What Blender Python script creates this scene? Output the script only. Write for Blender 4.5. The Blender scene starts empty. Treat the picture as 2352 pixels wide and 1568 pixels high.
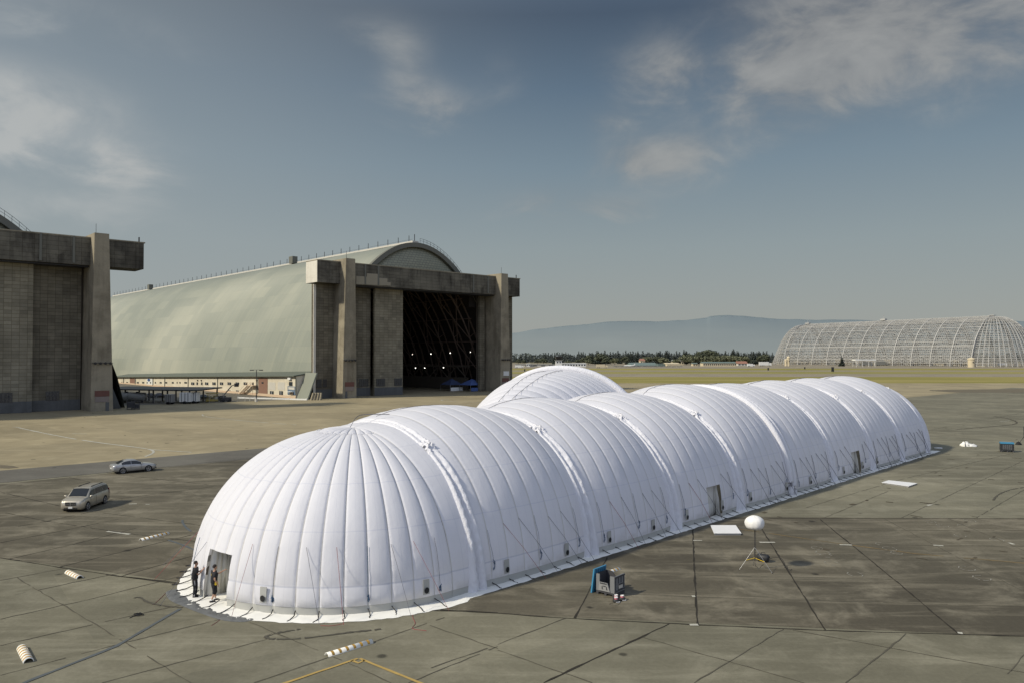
import bpy, math, random
from mathutils import Vector, Matrix, noise
random.seed(7)
R_ = math.radians
sc = bpy.context.scene
COL = sc.collection
sc.view_settings.view_transform = 'Standard'
sc.view_settings.look = 'None'
sc.view_settings.exposure = 0
sc.cycles.max_bounces = 6

# ------------------------------------------------------------------ camera
CAM_H = 12.0
F_PX = 1754.0                       # focal length for a 2352 px wide picture
PITCH = math.atan(34 / F_PX)
cam = bpy.data.cameras.new('camera'); camo = bpy.data.objects.new('camera', cam)
COL.objects.link(camo); camo.location = (0, 0, CAM_H)
camo.rotation_euler = (math.pi / 2 + PITCH, 0, 0)
cam.sensor_width = 36; cam.lens = F_PX / 2352 * 36
cam.clip_start = 0.5; cam.clip_end = 60000
sc.camera = camo

def ray(px, py):
    dx = (px - 1176) / F_PX; dz = (784 - py) / F_PX
    return dx, math.cos(PITCH) - dz * math.sin(PITCH), math.sin(PITCH) + dz * math.cos(PITCH)
def G(px, py, z=0.0):               # survey of the ground from the photograph
    d = ray(px, py); t = (z - CAM_H) / d[2]
    return (d[0] * t, d[1] * t, z)

# ------------------------------------------------------------------ object helpers
def tag(o, label=None, cat=None, group=None, kind=None):
    if label: o['label'] = label
    if cat: o['category'] = cat
    if group: o['group'] = group
    if kind: o['kind'] = kind
    return o
def thing(name, label, cat, loc=(0, 0, 0), rz=0.0, group=None):
    o = bpy.data.objects.new(name, None); COL.objects.link(o)
    o.empty_display_size = .3
    o.location = loc; o.rotation_euler = (0, 0, rz)
    return tag(o, label, cat, group)
def link_mesh(name, me, m, parent=None):
    o = bpy.data.objects.new(name, me); COL.objects.link(o)
    if m is not None: me.materials.append(m)
    if parent is not None: o.parent = parent
    return o
KIDS = {}
def copy_tree(o, parent=None):
    c = o.copy(); COL.objects.link(c)
    if parent is not None: c.parent = parent
    for ch in list(o.children): copy_tree(ch, c)
    return c

class MB:
    """collects shapes for ONE mesh object"""
    def __init__(self): self.v = []; self.f = []; self.uv = []
    def add(self, vs, fs, uvs=None):
        n = len(self.v); self.v += [tuple(p) for p in vs]
        for i, f in enumerate(fs):
            self.f.append([k + n for k in f])
            self.uv.append(uvs[i] if uvs else None)
        return self
    def box(self, c, s, rz=0.0, taper=1.0):
        hx, hy, hz = s[0] / 2, s[1] / 2, s[2] / 2
        vs = []
        for z in (-1, 1):
            k = taper if z > 0 else 1
            for x, y in ((-1, -1), (1, -1), (1, 1), (-1, 1)):
                X, Y = x * hx * k, y * hy * k
                vs.append((c[0] + X * math.cos(rz) - Y * math.sin(rz), c[1] + X * math.sin(rz) + Y * math.cos(rz), c[2] + z * hz))
        return self.add(vs, [(3, 2, 1, 0), (4, 5, 6, 7), (0, 1, 5, 4), (1, 2, 6, 5), (2, 3, 7, 6), (3, 0, 4, 7)])
    def hexa(self, p):               # 8 corners: bottom 0-3, top 4-7
        return self.add(p, [(3, 2, 1, 0), (4, 5, 6, 7), (0, 1, 5, 4), (1, 2, 6, 5), (2, 3, 7, 6), (3, 0, 4, 7)])
    def beam(self, a, b, r, n=4, r2=None, caps=True):
        a = Vector(a); b = Vector(b); d = (b - a)
        if d.length < 1e-6: return self
        d.normalize()
        u = d.cross(Vector((0, 0, 1)))
        if u.length < .01: u = d.cross(Vector((0, 1, 0)))
        u.normalize(); w = d.cross(u); r2 = r if r2 is None else r2
        vs = []
        for p, q in ((a, r), (b, r2)):
            for k in range(n):
                t = 2 * math.pi * (k + .5) / n
                vs.append(p + u * math.cos(t) * q + w * math.sin(t) * q)
        fs = [(k, (k + 1) % n, n + (k + 1) % n, n + k) for k in range(n)]
        if caps: fs += [tuple(range(n - 1, -1, -1)), tuple(range(n, 2 * n))]
        return self.add(vs, fs)
    def tube(self, pts, r, n=5):
        pts = [Vector(p) for p in pts]; vs = []; m = len(pts)
        for i, p in enumerate(pts):
            d = (pts[min(i + 1, m - 1)] - pts[max(i - 1, 0)])
            if d.length < 1e-9: d = Vector((0, 0, 1))
            d.normalize()
            u = d.cross(Vector((0, 0, 1)))
            if u.length < .05: u = d.cross(Vector((.3, 1, 0)))
            u.normalize(); w = d.cross(u)
            q = r[i] if isinstance(r, (list, tuple)) else r
            for k in range(n):
                t = 2 * math.pi * k / n
                vs.append(p + u * math.cos(t) * q + w * math.sin(t) * q)
        fs = [(i * n + k, i * n + (k + 1) % n, (i + 1) * n + (k + 1) % n, (i + 1) * n + k) for i in range(m - 1) for k in range(n)]
        fs += [tuple(range(n - 1, -1, -1)), tuple(range((m - 1) * n, m * n))]
        return self.add(vs, fs)
    def lathe(self, prof, c=(0, 0, 0), n=16, sx=1, sy=1):
        vs = []
        for r, z in prof:
            for k in range(n):
                t = 2 * math.pi * k / n
                vs.append((c[0] + r * math.cos(t) * sx, c[1] + r * math.sin(t) * sy, c[2] + z))
        m = len(prof)
        fs = [(i * n + k, i * n + (k + 1) % n, (i + 1) * n + (k + 1) % n, (i + 1) * n + k) for i in range(m - 1) for k in range(n)]
        fs += [tuple(range(n - 1, -1, -1)), tuple(range((m - 1) * n, m * n))]
        return self.add(vs, fs)
    def prism(self, poly, z0, z1):
        n = len(poly)
        vs = [(p[0], p[1], z0) for p in poly] + [(p[0], p[1], z1) for p in poly]
        return self.add(vs, [tuple(range(n - 1, -1, -1)), tuple(range(n, 2 * n))] + [(k, (k + 1) % n, n + (k + 1) % n, n + k) for k in range(n)])
    def extrude(self, pts, d):       # planar polygon (3d) pushed along d
        n = len(pts); d = Vector(d)
        vs = [Vector(p) for p in pts] + [Vector(p) + d for p in pts]
        return self.add(vs, [tuple(range(n - 1, -1, -1)), tuple(range(n, 2 * n))] + [(k, (k + 1) % n, n + (k + 1) % n, n + k) for k in range(n)])
    def build(self, name, m, parent=None, smooth=False, world=False, fix=True):
        vs = self.v
        if world and parent is not None:
            o = parent.matrix_basis.translation
            vs = [(p[0] - o[0], p[1] - o[1], p[2] - o[2]) for p in vs]
        me = bpy.data.meshes.new(name); me.from_pydata([tuple(p) for p in vs], [], self.f)
        if any(u is not None for u in self.uv):
            ul = me.uv_layers.new(name='uv')
            for p in me.polygons:
                u = self.uv[p.index]
                if u:
                    for k, li in enumerate(p.loop_indices): ul.data[li].uv = u[k]
        if smooth: me.shade_smooth()
        me.update()
        return link_mesh(name, me, m, parent)

# ------------------------------------------------------------------ material helpers
class NT:
    def __init__(self, name):
        self.m = bpy.data.materials.new(name); self.m.use_nodes = True
        self.t = self.m.node_tree; self.t.nodes.clear()
        self.out = self.n('ShaderNodeOutputMaterial')
    def n(self, kind, **kw):
        x = self.t.nodes.new(kind)
        for k, v in kw.items():
            if k.startswith('i_'):
                key = k[2:]
                key = int(key) if key.isdigit() else key.replace('_', ' ')
                x.inputs[key].default_value = v
            else: setattr(x, k, v)
        return x
    def l(self, a, b): self.t.links.new(a, b)
    def math(self, op, a, b=None, c=None, clamp=False):
        x = self.n('ShaderNodeMath', operation=op); x.use_clamp = clamp
        for i, q in enumerate((a, b, c)):
            if q is None: continue
            if isinstance(q, (int, float)): x.inputs[i].default_value = q
            else: self.l(q, x.inputs[i])
        return x.outputs[0]
    def mix(self, fac, a, b, mode='MIX'):
        x = self.n('ShaderNodeMix', data_type='RGBA', blend_type=mode)
        for i, q in ((0, fac), (6, a), (7, b)):
            if isinstance(q, (int, float)): x.inputs[i].default_value = q
            elif isinstance(q, tuple): x.inputs[i].default_value = (*q[:3], 1)
            else: self.l(q, x.inputs[i])
        return x.outputs[2]
    def coord(self, which='Object', scale=(1, 1, 1), rz=0.0):
        tc = self.n('ShaderNodeTexCoord'); mp = self.n('ShaderNodeMapping')
        mp.inputs['Scale'].default_value = scale; mp.inputs['Rotation'].default_value = (0, 0, rz)
        self.l(tc.outputs[which], mp.inputs[0]); return mp.outputs[0]
    def noise(self, vec, scale, detail=5, rough=.6, dist=0):
        x = self.n('ShaderNodeTexNoise'); x.inputs['Scale'].default_value = scale
        x.inputs['Detail'].default_value = detail; x.inputs['Roughness'].default_value = rough
        x.inputs['Distortion'].default_value = dist
        self.l(vec, x.inputs['Vector']); return x.outputs['Fac']
    def ramp(self, fac, stops):
        x = self.n('ShaderNodeValToRGB'); e = x.color_ramp.elements
        while len(e) < len(stops): e.new(.5)
        for i, (p, c) in enumerate(stops):
            e[i].position = p
            e[i].color = (*c, 1) if isinstance(c, tuple) else (c, c, c, 1)
        self.l(fac, x.inputs[0]); return x.outputs[0]
    def sstep(self, v, a, b, lo=0.0, hi=1.0):
        x = self.n('ShaderNodeMapRange', interpolation_type='SMOOTHSTEP')
        for i, q in ((1, a), (2, b), (3, lo), (4, hi)): x.inputs[i].default_value = q
        self.l(v, x.inputs[0]); return x.outputs[0]
    def principled(self, col, rough=.7, metal=0.0, spec=.35, bump=None, bstr=.3, bdist=.05):
        p = self.n('ShaderNodeBsdfPrincipled')
        if isinstance(col, tuple): p.inputs['Base Color'].default_value = (*col[:3], 1)
        else: self.l(col, p.inputs['Base Color'])
        if isinstance(rough, (int, float)): p.inputs['Roughness'].default_value = rough
        else: self.l(rough, p.inputs['Roughness'])
        p.inputs['Metallic'].default_value = metal
        p.inputs['Specular IOR Level'].default_value = spec
        if bump is not None:
            b = self.n('ShaderNodeBump'); b.inputs['Strength'].default_value = bstr; b.inputs['Distance'].default_value = bdist
            self.l(bump, b.inputs['Height']); self.l(b.outputs[0], p.inputs['Normal'])
        return p
    def done(self, sh):
        self.l(sh if not hasattr(sh, 'outputs') else sh.outputs[0], self.out.inputs[0]); return self.m

def simple(name, col, rough=.6, metal=0.0, var=.18, scale=2.0, spec=.35, dirt=None):
    t = NT(name); c = t.coord()
    n = t.noise(c, scale, 5, .65)
    k = t.math('MULTIPLY_ADD', n, 2 * var, 1 - var)
    a = t.mix(1.0, col, t.ramp(k, [(0, 0.0), (1, 1.0)]), 'MULTIPLY')
    vm = t.n('ShaderNodeVectorMath', operation='SCALE'); vm.inputs[0].default_value = col[:3]; t.l(k, vm.inputs['Scale'])
    o = vm.outputs[0]
    if dirt:
        n2 = t.noise(c, scale * .35, 6, .7)
        o = t.mix(t.sstep(n2, .5, .75), o, dirt)
    return t.done(t.principled(o, rough, metal, spec))

MAT = {}
MAT['steel'] = simple('galvanised_steel', (.32, .32, .31), .45, .6)
MAT['dark_metal'] = simple('dark_metal', (.035, .035, .037), .5, .2)
MAT['black_rubber'] = simple('black_rubber', (.018, .018, .018), .85)
MAT['black_plastic'] = simple('black_plastic', (.022, .023, .024), .55)
MAT['glass_dark'] = simple('dark_glass', (.012, .014, .016), .08, 0, .3, 1.5, .6)
MAT['window'] = simple('window_glass', (.03, .035, .04), .15, 0, .5, .7, .6)
MAT['white_paint'] = simple('white_paint', (.62, .62, .58), .6, 0, .12, 3)
MAT['pipe_white'] = simple('white_plastic', (.72, .71, .64), .55, 0, .08, 3)
MAT['tape'] = simple('ochre_tape', (.38, .22, .04), .6)
MAT['line_white'] = simple('worn_white_line', (.40, .39, .33), .8, 0, .35, 1.5, .2, (.2, .19, .15))
MAT['line_yellow'] = simple('worn_yellow_line', (.36, .25, .08), .8, 0, .3, 1.5, .2)
MAT['line_yellow_faint'] = simple('faded_yellow_line', (.19, .135, .06), .85, 0, .35, .8, .2, (.10, .09, .06))
MAT['joint'] = simple('tar_joint', (.034, .031, .025), .9, 0, .4, .6, .1)
MAT['joint_faint'] = simple('dusty_joint', (.088, .081, .062), .9, 0, .4, .5, .1)
MAT['chalk'] = simple('chalk', (.26, .25, .21), .9, 0, .4, 2, .1, (.12, .115, .095))
# ------------------------------------------------------------------ sky and sun
SUN_EL = R_(38); SUN_H = Vector((-.92, -.39, 0)).normalized()
sdir = Vector((SUN_H.x * math.cos(SUN_EL), SUN_H.y * math.cos(SUN_EL), math.sin(SUN_EL)))
w = bpy.data.worlds.new('World'); sc.world = w; w.use_nodes = True
class WT(NT):
    def __init__(self, tree):
        self.t = tree; tree.nodes.clear(); self.out = self.n('ShaderNodeOutputWorld')
W = WT(w.node_tree)
skyn = W.n('ShaderNodeTexSky', sky_type='NISHITA', sun_disc=False)
skyn.sun_elevation = SUN_EL; skyn.sun_rotation = math.atan2(SUN_H.x, SUN_H.y)
skyn.air_density = 1.0; skyn.dust_density = 2.0
tc = W.n('ShaderNodeTexCoord'); sep = W.n('ShaderNodeSeparateXYZ')
W.l(tc.outputs['Generated'], sep.inputs[0])
X, Y, Z = sep.outputs
# hazy gradient by elevation
grad = W.ramp(W.math('MAXIMUM', Z, 0.0), [(0.0, (.372, .378, .352)), (.05, (.345, .366, .350)), (.14, (.290, .340, .352)), (.24, (.198, .266, .318)),
              (.33, (.118, .175, .238)), (.41, (.070, .102, .148)), (.55, (.15, .20, .28)), (1.0, (.34, .40, .50))])
# brighter towards the sun side (left), brightest behind, added as fill for the tent's shaded side
left = W.sstep(X, .15, -.6)
g1 = W.mix(W.math('MULTIPLY', left, .5), grad, (.36, .40, .41))
back = W.sstep(Y, .25, -.5)
g1 = W.mix(W.math('MULTIPLY', back, W.sstep(Z, -.05, .2)), g1, (.62, .71, .95))
nis = W.n('ShaderNodeVectorMath', operation='SCALE'); W.l(skyn.outputs[0], nis.inputs[0]); nis.inputs['Scale'].default_value = .06
g1 = W.mix(.12, g1, nis.outputs[0])
# clouds: soft masses placed by compass direction and broken up by noise
def sdirpx(px, py):
    d = Vector(ray(px, py)).normalized(); return d.x, d.z
cm = W.n('ShaderNodeMapping'); cm.inputs['Scale'].default_value = (1, 1, 1.9); W.l(tc.outputs['Generated'], cm.inputs[0])
nz = W.noise(cm.outputs[0], 7.5, 9, .58, .4)
nz2 = W.noise(cm.outputs[0], 2.3, 5, .55, .3)
wx = W.math('ADD', X, W.math('MULTIPLY', W.math('SUBTRACT', nz2, .5), .10))
wz = W.math('ADD', Z, W.math('MULTIPLY', W.math('SUBTRACT', nz, .5), .07))
tot = None
for px, py, rx, ry, st in [(10, 235, 160, 70, 1.5), (165, 345, 160, 45, 1.15), (120, 470, 170, 42, .5), (330, 400, 120, 60, .25), (995, 235, 105, 52, .85), (955, 150, 55, 60, .5),
                           (890, 70, 95, 40, .5), (1180, 170, 50, 60, .3), (1525, 165, 95, 70, .75), (1400, 275, 60, 40, .5), (1560, 352, 115, 58, .9),
                           (1440, 370, 80, 40, .7), (1250, 465, 120, 34, .6), (1425, 472, 70, 26, .5), (2120, 30, 340, 95, .95), (1860, 60, 140, 90, .6), (1810, 215, 130, 70, .62),
                           (1960, 170, 170, 90, .45), (2200, 570, 300, 45, .16), (80, 15, 240, 36, .45), (620, 560, 200, 60, .14), (2330, 120, 120, 60, .4)]:
    x0, z0 = sdirpx(px, py); sx = rx / 1754; sz = ry / 1754
    ax = W.math('DIVIDE', W.math('SUBTRACT', wx, x0), sx); az = W.math('DIVIDE', W.math('SUBTRACT', wz, z0), sz)
    r2 = W.math('ADD', W.math('MULTIPLY', ax, ax), W.math('MULTIPLY', az, az))
    e = W.math('MULTIPLY', W.math('POWER', 2.718, W.math('MULTIPLY', r2, -.85)), st)
    tot = e if tot is None else W.math('ADD', tot, e)
front = W.sstep(Y, 0.0, .3)
cov = W.math('MULTIPLY', W.math('MULTIPLY', tot, W.math('MULTIPLY_ADD', W.sstep(nz, .28, .75), .85, .28)), front)
cov = W.sstep(cov, .03, 1.05, 0, .74)
ccol = W.mix(left, W.mix(W.sstep(nz, .35, .7), (.24, .245, .248), (.385, .382, .365)), (.50, .51, .50))
g2 = W.mix(cov, g1, ccol)
bg = W.n('ShaderNodeBackground'); W.l(g2, bg.inputs[0]); bg.inputs[1].default_value = 1.0
W.l(bg.outputs[0], W.out.inputs[0])
sun = bpy.data.lights.new('sun', 'SUN'); sun.energy = 4.3; sun.angle = R_(3.2); sun.color = (1.0, .92, .77)
suno = bpy.data.objects.new('sun', sun); COL.objects.link(suno); suno.location = (-300, -120, 260)
suno.rotation_euler = (-sdir).to_track_quat('-Z', 'Y').to_euler()

# ------------------------------------------------------------------ ground sheets
UX = Vector((.736, .677, 0)); VX = Vector((-.677, .736, 0))       # across / along the hangars
A_U = math.atan2(.677, .736)
def pavement_mat(name, base, light, dark, streak_rot, slab=None, streak=.5, blot=.5, slab_rot=0.0, fine=.25):
    t = NT(name)
    tcn = t.n('ShaderNodeTexCoord'); obj = tcn.outputs['Object']
    def mp(sc_, rz):
        q = t.n('ShaderNodeMapping'); q.inputs['Rotation'].default_value = (0, 0, rz); q.inputs['Scale'].default_value = sc_
        t.l(obj, q.inputs[0]); return q.outputs[0]
    big = t.noise(obj, .045, 6, .62, .4)
    mid = t.noise(mp((1, 1, 1), .4), .32, 6, .65, .6)
    st = t.noise(mp((.16, 1.3, 1), streak_rot), .55, 6, .68, .5)
    fi = t.noise(obj, 5.0, 4, .7)
    c = t.mix(t.sstep(big, .36, .66), dark, base)
    c = t.mix(t.math('MULTIPLY', t.sstep(mid, .45, .72), blot), c, light)
    c = t.mix(t.math('MULTIPLY', t.sstep(st, .47, .75), streak), c, light)
    c = t.mix(t.math('MULTIPLY', t.sstep(st, .50, .22), streak * .8), c, dark)
    if slab:
        br = t.n('ShaderNodeTexBrick', offset=0.0, squash=1.0)
        br.inputs['Scale'].default_value = 1.0; br.inputs['Mortar Size'].default_value = 0.0
        br.inputs['Brick Width'].default_value = slab; br.inputs['Row Height'].default_value = slab
        br.inputs['Color1'].default_value = (.90, .90, .90, 1); br.inputs['Color2'].default_value = (1.08, 1.07, 1.06, 1)
        t.l(mp((1, 1, 1), slab_rot), br.inputs['Vector'])
        c = t.mix(1.0, c, br.outputs['Color'], 'MULTIPLY')
    # oil spots and small repairs
    vo = t.n('ShaderNodeTexVoronoi', feature='F1'); vo.inputs['Scale'].default_value = .30; vo.inputs['Randomness'].default_value = 1
    t.l(obj, vo.inputs['Vector'])
    sp = t.math('ADD', vo.outputs['Distance'], t.math('MULTIPLY', mid, .22))
    c = t.mix(t.sstep(sp, .185, .135), c, tuple(k * .42 for k in dark))
    # hairline cracks
    ve = t.n('ShaderNodeTexVoronoi', feature='DISTANCE_TO_EDGE'); ve.inputs['Scale'].default_value = .085
    wv = t.n('ShaderNodeMix', data_type='VECTOR'); wv.inputs[0].default_value = .07
    nzv = t.n('ShaderNodeTexNoise'); nzv.inputs['Scale'].default_value = .6; nzv.inputs['Detail'].default_value = 5
    t.l(obj, nzv.inputs['Vector'])
    vs = t.n('ShaderNodeVectorMath', operation='SCALE'); t.l(nzv.outputs['Color'], vs.inputs[0]); vs.inputs['Scale'].default_value = 4.0
    va = t.n('ShaderNodeVectorMath', operation='ADD'); t.l(obj, va.inputs[0]); t.l(vs.outputs[0], va.inputs[1])
    t.l(va.outputs[0], ve.inputs['Vector'])
    crk = t.math('MULTIPLY', t.sstep(ve.outputs['Distance'], .008, .002), t.sstep(big, .5, .6))
    c = t.mix(t.math('MULTIPLY', crk, .12), c, tuple(k * .3 for k in dark))
    k = t.math('MULTIPLY_ADD', fi, fine * 2.4, 1 - fine * 1.2)
    vm = t.n('ShaderNodeVectorMath', operation='SCALE'); t.l(c, vm.inputs[0]); t.l(k, vm.inputs['Scale'])
    rough = t.math('MULTIPLY_ADD', st, .25, .62)
    return t.done(t.principled(vm.outputs[0], rough, 0, .22, fi, .25, .02))

def sheet(name, pts, z, m, kind='structure'):
    me = bpy.data.meshes.new(name); me.from_pydata([(p[0], p[1], z) for p in pts], [], [tuple(range(len(pts)))])
    me.update()
    if me.polygons[0].normal.z < 0: me.flip_normals()
    o = link_mesh(name, me, m); o['kind'] = kind; return o

m_earth = pavement_mat('dry_earth', (.19, .17, .105), (.25, .22, .14), (.14, .125, .08), 0, None, .4, .6)
m_tan = pavement_mat('tan_concrete', (.285, .242, .148), (.355, .305, .195), (.218, .184, .112), -A_U, 7.5, .55, .45, -A_U, .10)
m_grey = pavement_mat('cloud_dimmed_grey_concrete', (.168, .158, .110), (.258, .243, .178), (.118, .110, .076), -R_(24), 6.1, .55, .45, -R_(38), .2)  # concrete tone darkened to carry cloud shade over the foreground
m_dark = pavement_mat('cloud_dimmed_dark_slabs', (.105, .094, .065), (.225, .203, .148), (.066, .058, .040), -R_(20), 6.3, .68, .6, R_(8), .26)  # dark slabs of their own, with foreground cloud shade added in the colour
m_asph = pavement_mat('worn_asphalt', (.132, .125, .103), (.16, .15, .125), (.088, .082, .068), -A_U, None, .5, .35)
m_rwy = pavement_mat('taxiway_concrete', (.245, .212, .15), (.30, .265, .195), (.19, .165, .12), 0, None, .5, .5)
def grass_mat(name, a, b, c_):
    t = NT(name); o = t.coord('Object', (.2, 1, 1))
    n1 = t.noise(o, .03, 6, .65, .5); n2 = t.noise(t.coord('Object'), .35, 5, .7)
    c = t.mix(t.sstep(n1, .38, .64), a, b); c = t.mix(t.math('MULTIPLY', t.sstep(n2, .5, .8), .6), c, c_)
    return t.done(t.principled(c, .95, 0, .1))
m_grass = grass_mat('dry_grass', (.195, .178, .052), (.265, .225, .085), (.145, .142, .042))
m_grass2 = grass_mat('drier_grass', (.20, .185, .065), (.26, .225, .095), (.15, .15, .05))

S = 30000
sheet('ground', [(-S, -400), (S, -400), (S, S), (-S, S)], 0.0, m_earth)
sheet('apron', [(-900, -60), (1200, -60), (1200, 345), (-900, 345)], .006, m_tan)
sheet('grass_verge', [(-1200, 345), (1500, 345), (1500, 452), (-1200, 452)], .012, m_grass)
sheet('taxiway', [(-1200, 452), (1500, 452), (1500, 527), (-1200, 527)], .012, m_rwy)
sheet('grass_verge', [(-1200, 527), (1500, 527), (1500, 615), (-1200, 615)], .012, m_grass2)
sheet('runway', [(-1200, 615), (1500, 615), (1500, 668), (-1200, 668)], .012, m_rwy)
sheet('grass_verge', [(-1200, 668), (1500, 668), (1500, 770), (-1200, 770)], .012, m_grass)
sheet('far_apron', [(-1200, 770), (1500, 770), (1500, 1300), (-1200, 1300)], .012, m_rwy)
# asphalt lane and the near pavement
L0 = Vector(G(0, 1108)); L1 = Vector(G(0, 1080))
near = [L0 - UX * 200, L0 + UX * 330, L0 + UX * 330 - VX * 300, L0 - UX * 200 - VX * 150]
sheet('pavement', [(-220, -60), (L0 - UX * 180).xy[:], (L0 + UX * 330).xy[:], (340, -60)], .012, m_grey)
sheet('asphalt_lane', [(L0 - UX * 180).xy[:], (L0 + UX * 105).xy[:], (L1 + UX * 112).xy[:], (L1 - UX * 180).xy[:]], .018, m_asph)
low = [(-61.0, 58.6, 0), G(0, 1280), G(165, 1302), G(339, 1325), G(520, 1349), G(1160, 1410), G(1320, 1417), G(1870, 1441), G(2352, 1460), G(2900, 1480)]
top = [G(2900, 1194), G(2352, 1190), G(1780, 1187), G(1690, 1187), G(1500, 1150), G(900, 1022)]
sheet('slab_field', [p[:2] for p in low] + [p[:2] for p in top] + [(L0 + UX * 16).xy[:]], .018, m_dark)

def polyline(pts, step=.8):
    out = []
    for a, b in zip(pts, pts[1:]):
        a = Vector(a); b = Vector(b); n = max(1, int((b - a).length / step))
        out += [a.lerp(b, i / n) for i in range(n)]
    return out + [Vector(pts[-1])]
def smoothline(pts, k=10):
    P = [Vector(p) for p in pts]; P = [P[0] * 2 - P[1]] + P + [P[-1] * 2 - P[-2]]; out = []
    for i in range(1, len(P) - 2):
        for j in range(k):
            t = j / k; a, b, c, d = P[i - 1:i + 3]
            out.append(.5 * ((2 * b) + (c - a) * t + (2 * a - 5 * b + 4 * c - d) * t * t + (3 * b - a - 3 * c + d) * t ** 3))
    return out + [P[-2]]
def strip(mb, pts, wd, z, jit=.35, wob=.03, gap=0.0):
    pts = [Vector(p) for p in pts]; L = []; Rr = []
    for i, p in enumerate(pts):
        d = pts[min(i + 1, len(pts) - 1)] - pts[max(i - 1, 0)]; d.z = 0
        if d.length < 1e-6: d = Vector((1, 0, 0))
        d.normalize(); nrm = Vector((-d.y, d.x, 0))
        q = wd / 2 * (1 + random.uniform(-jit, jit)); p = p + nrm * random.uniform(-wob, wob)
        L.append((p.x + nrm.x * q, p.y + nrm.y * q, z)); Rr.append((p.x - nrm.x * q, p.y - nrm.y * q, z))
    n = len(pts)
    for i in range(n - 1):
        if gap and random.random() < gap: continue
        mb.add([L[i], Rr[i], Rr[i + 1], L[i + 1]], [(0, 1, 2, 3)])
def D(x, y): return G((1400 + x / 1.58919) * .816667, (1400 + y / 1.58919) * .816667)
def E4(x, y): return G((2000 + x / 2.6136) * .816667, (1040 + y / 2.6136) * .816667)
def E5(x, y): return G((x / 3.92) * .816667, (1240 + y / 3.92) * .816667)
def E6(x, y): return G((x / 1.68) * .816667, (1580 + y / 1.68) * .816667)
strong = MB(); faint = MB(); slabj = MB()
for ln in [[D(-330, 500), D(0, 515), D(300, 537), D(900, 567), D(1450, 592), D(2352, 618), D(2700, 628)],
           [D(345, 537), D(415, 400), D(490, 265)], [D(893, 567), D(880, 345), D(872, 140)], [D(1463, 590), D(1180, 138)],
           [D(2055, 605), D(1785, 375), D(1440, 95)], [D(840, 90), D(1440, 90), D(2352, 91)],
           [E5(0, 1285), E5(650, 1390), E5(1330, 1490), E5(2050, 1568)], [E6(500, 60), E6(860, 105)], [E6(2080, 225), E6(2352, 240)],
           [E5(0, 460), E5(700, 390), E5(1800, 285), E5(2352, 225), E5(3300, 140)], [D(765, 563), D(205, 826)]]:
    strip(strong, polyline(ln, .5), .085, .026, .55, .02)
for ln in [[D(2500, 480), D(2352, 420), D(1728, 93)], [D(2352, 235), D(2010, 90)],
           [D(980, 143), D(2352, 145)], [D(500, 262), D(880, 262), D(2352, 284)], [D(300, 318), D(880, 345), D(2352, 375)], [D(100, 405), D(880, 442), D(2352, 485)],
           [D(840, 195), D(1640, 208), D(2352, 215)], [D(1275, 587), D(875, 826)], [D(1827, 607), D(1555, 826)], [D(2352, 700), D(2250, 826)], [D(300, 537), D(0, 655), D(-300, 760)],
           [E4(2350, 640), E4(1390, 1090)], [E4(2350, 850), E4(1950, 1085)], [E4(2220, 610), E4(1390, 805), E4(700, 1010)], [E4(1300, 890), E4(820, 1090)], [E4(1500, 460), E4(2350, 300)],
           [E5(0, 560), E5(660, 715)], [E5(1130, 790), E5(2270, 935)], [E5(60, 790), E5(500, 880), E5(1430, 1020), E5(2200, 1110)], [E5(200, 940), E5(520, 880), E5(1100, 760)],
           [E5(0, 1120), E5(700, 985), E5(1300, 860)], [E5(100, 1300), E5(800, 1140), E5(1500, 960)], [E5(650, 1390), E5(2250, 1000)], [E5(1330, 1490), E5(2200, 1245)],
           [E5(0, 1535), E5(700, 1405)], [E5(1200, 650), E5(2352, 500)], [E5(1650, 430), E5(2352, 350)], [E5(760, 400), E5(980, 445)], [E5(0, 640), E5(700, 560)], [E5(1180, 350), E5(2300, 480)],
           [E6(80, 75), E6(310, 210), E6(590, 380), E6(900, 571)], [E6(0, 170), E6(400, 85), E6(700, 25)], [E6(0, 270), E6(450, 170), E6(880, 60)], [E6(0, 395), E6(660, 245), E6(1000, 170)],
           [E6(0, 535), E6(590, 380), E6(1000, 280), E6(1250, 215)], [E6(480, 571), E6(1260, 365)], [E6(1200, 571), E6(2100, 262)], [E6(1180, 285), E6(1650, 480), E6(1850, 571)],
           [E6(2030, 300), E6(2352, 410)], [E6(1930, 571), E6(2352, 400)], [D(0, 680), D(420, 826)], [D(640, 620), D(1370, 826)], [D(1320, 590), D(2352, 780)],
           [E4(1640, 540), E4(2300, 575)]]:
    on_slab = min(ln[0][1], ln[-1][1]) > 39.5 and ln[0][0] < -8 and max(ln[0][1], ln[-1][1]) > 44
    strip(slabj if on_slab else faint, polyline(ln, .5), .075 if on_slab else .05, .0245, .65, .03, .06)
strong.build('pavement_joints', MAT['joint'])['kind'] = 'structure'
slabj.build('slab_joints', MAT['joint'])['kind'] = 'structure'
faint.build('pavement_hairline_joints', MAT['joint_faint'])['kind'] = 'structure'

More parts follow.
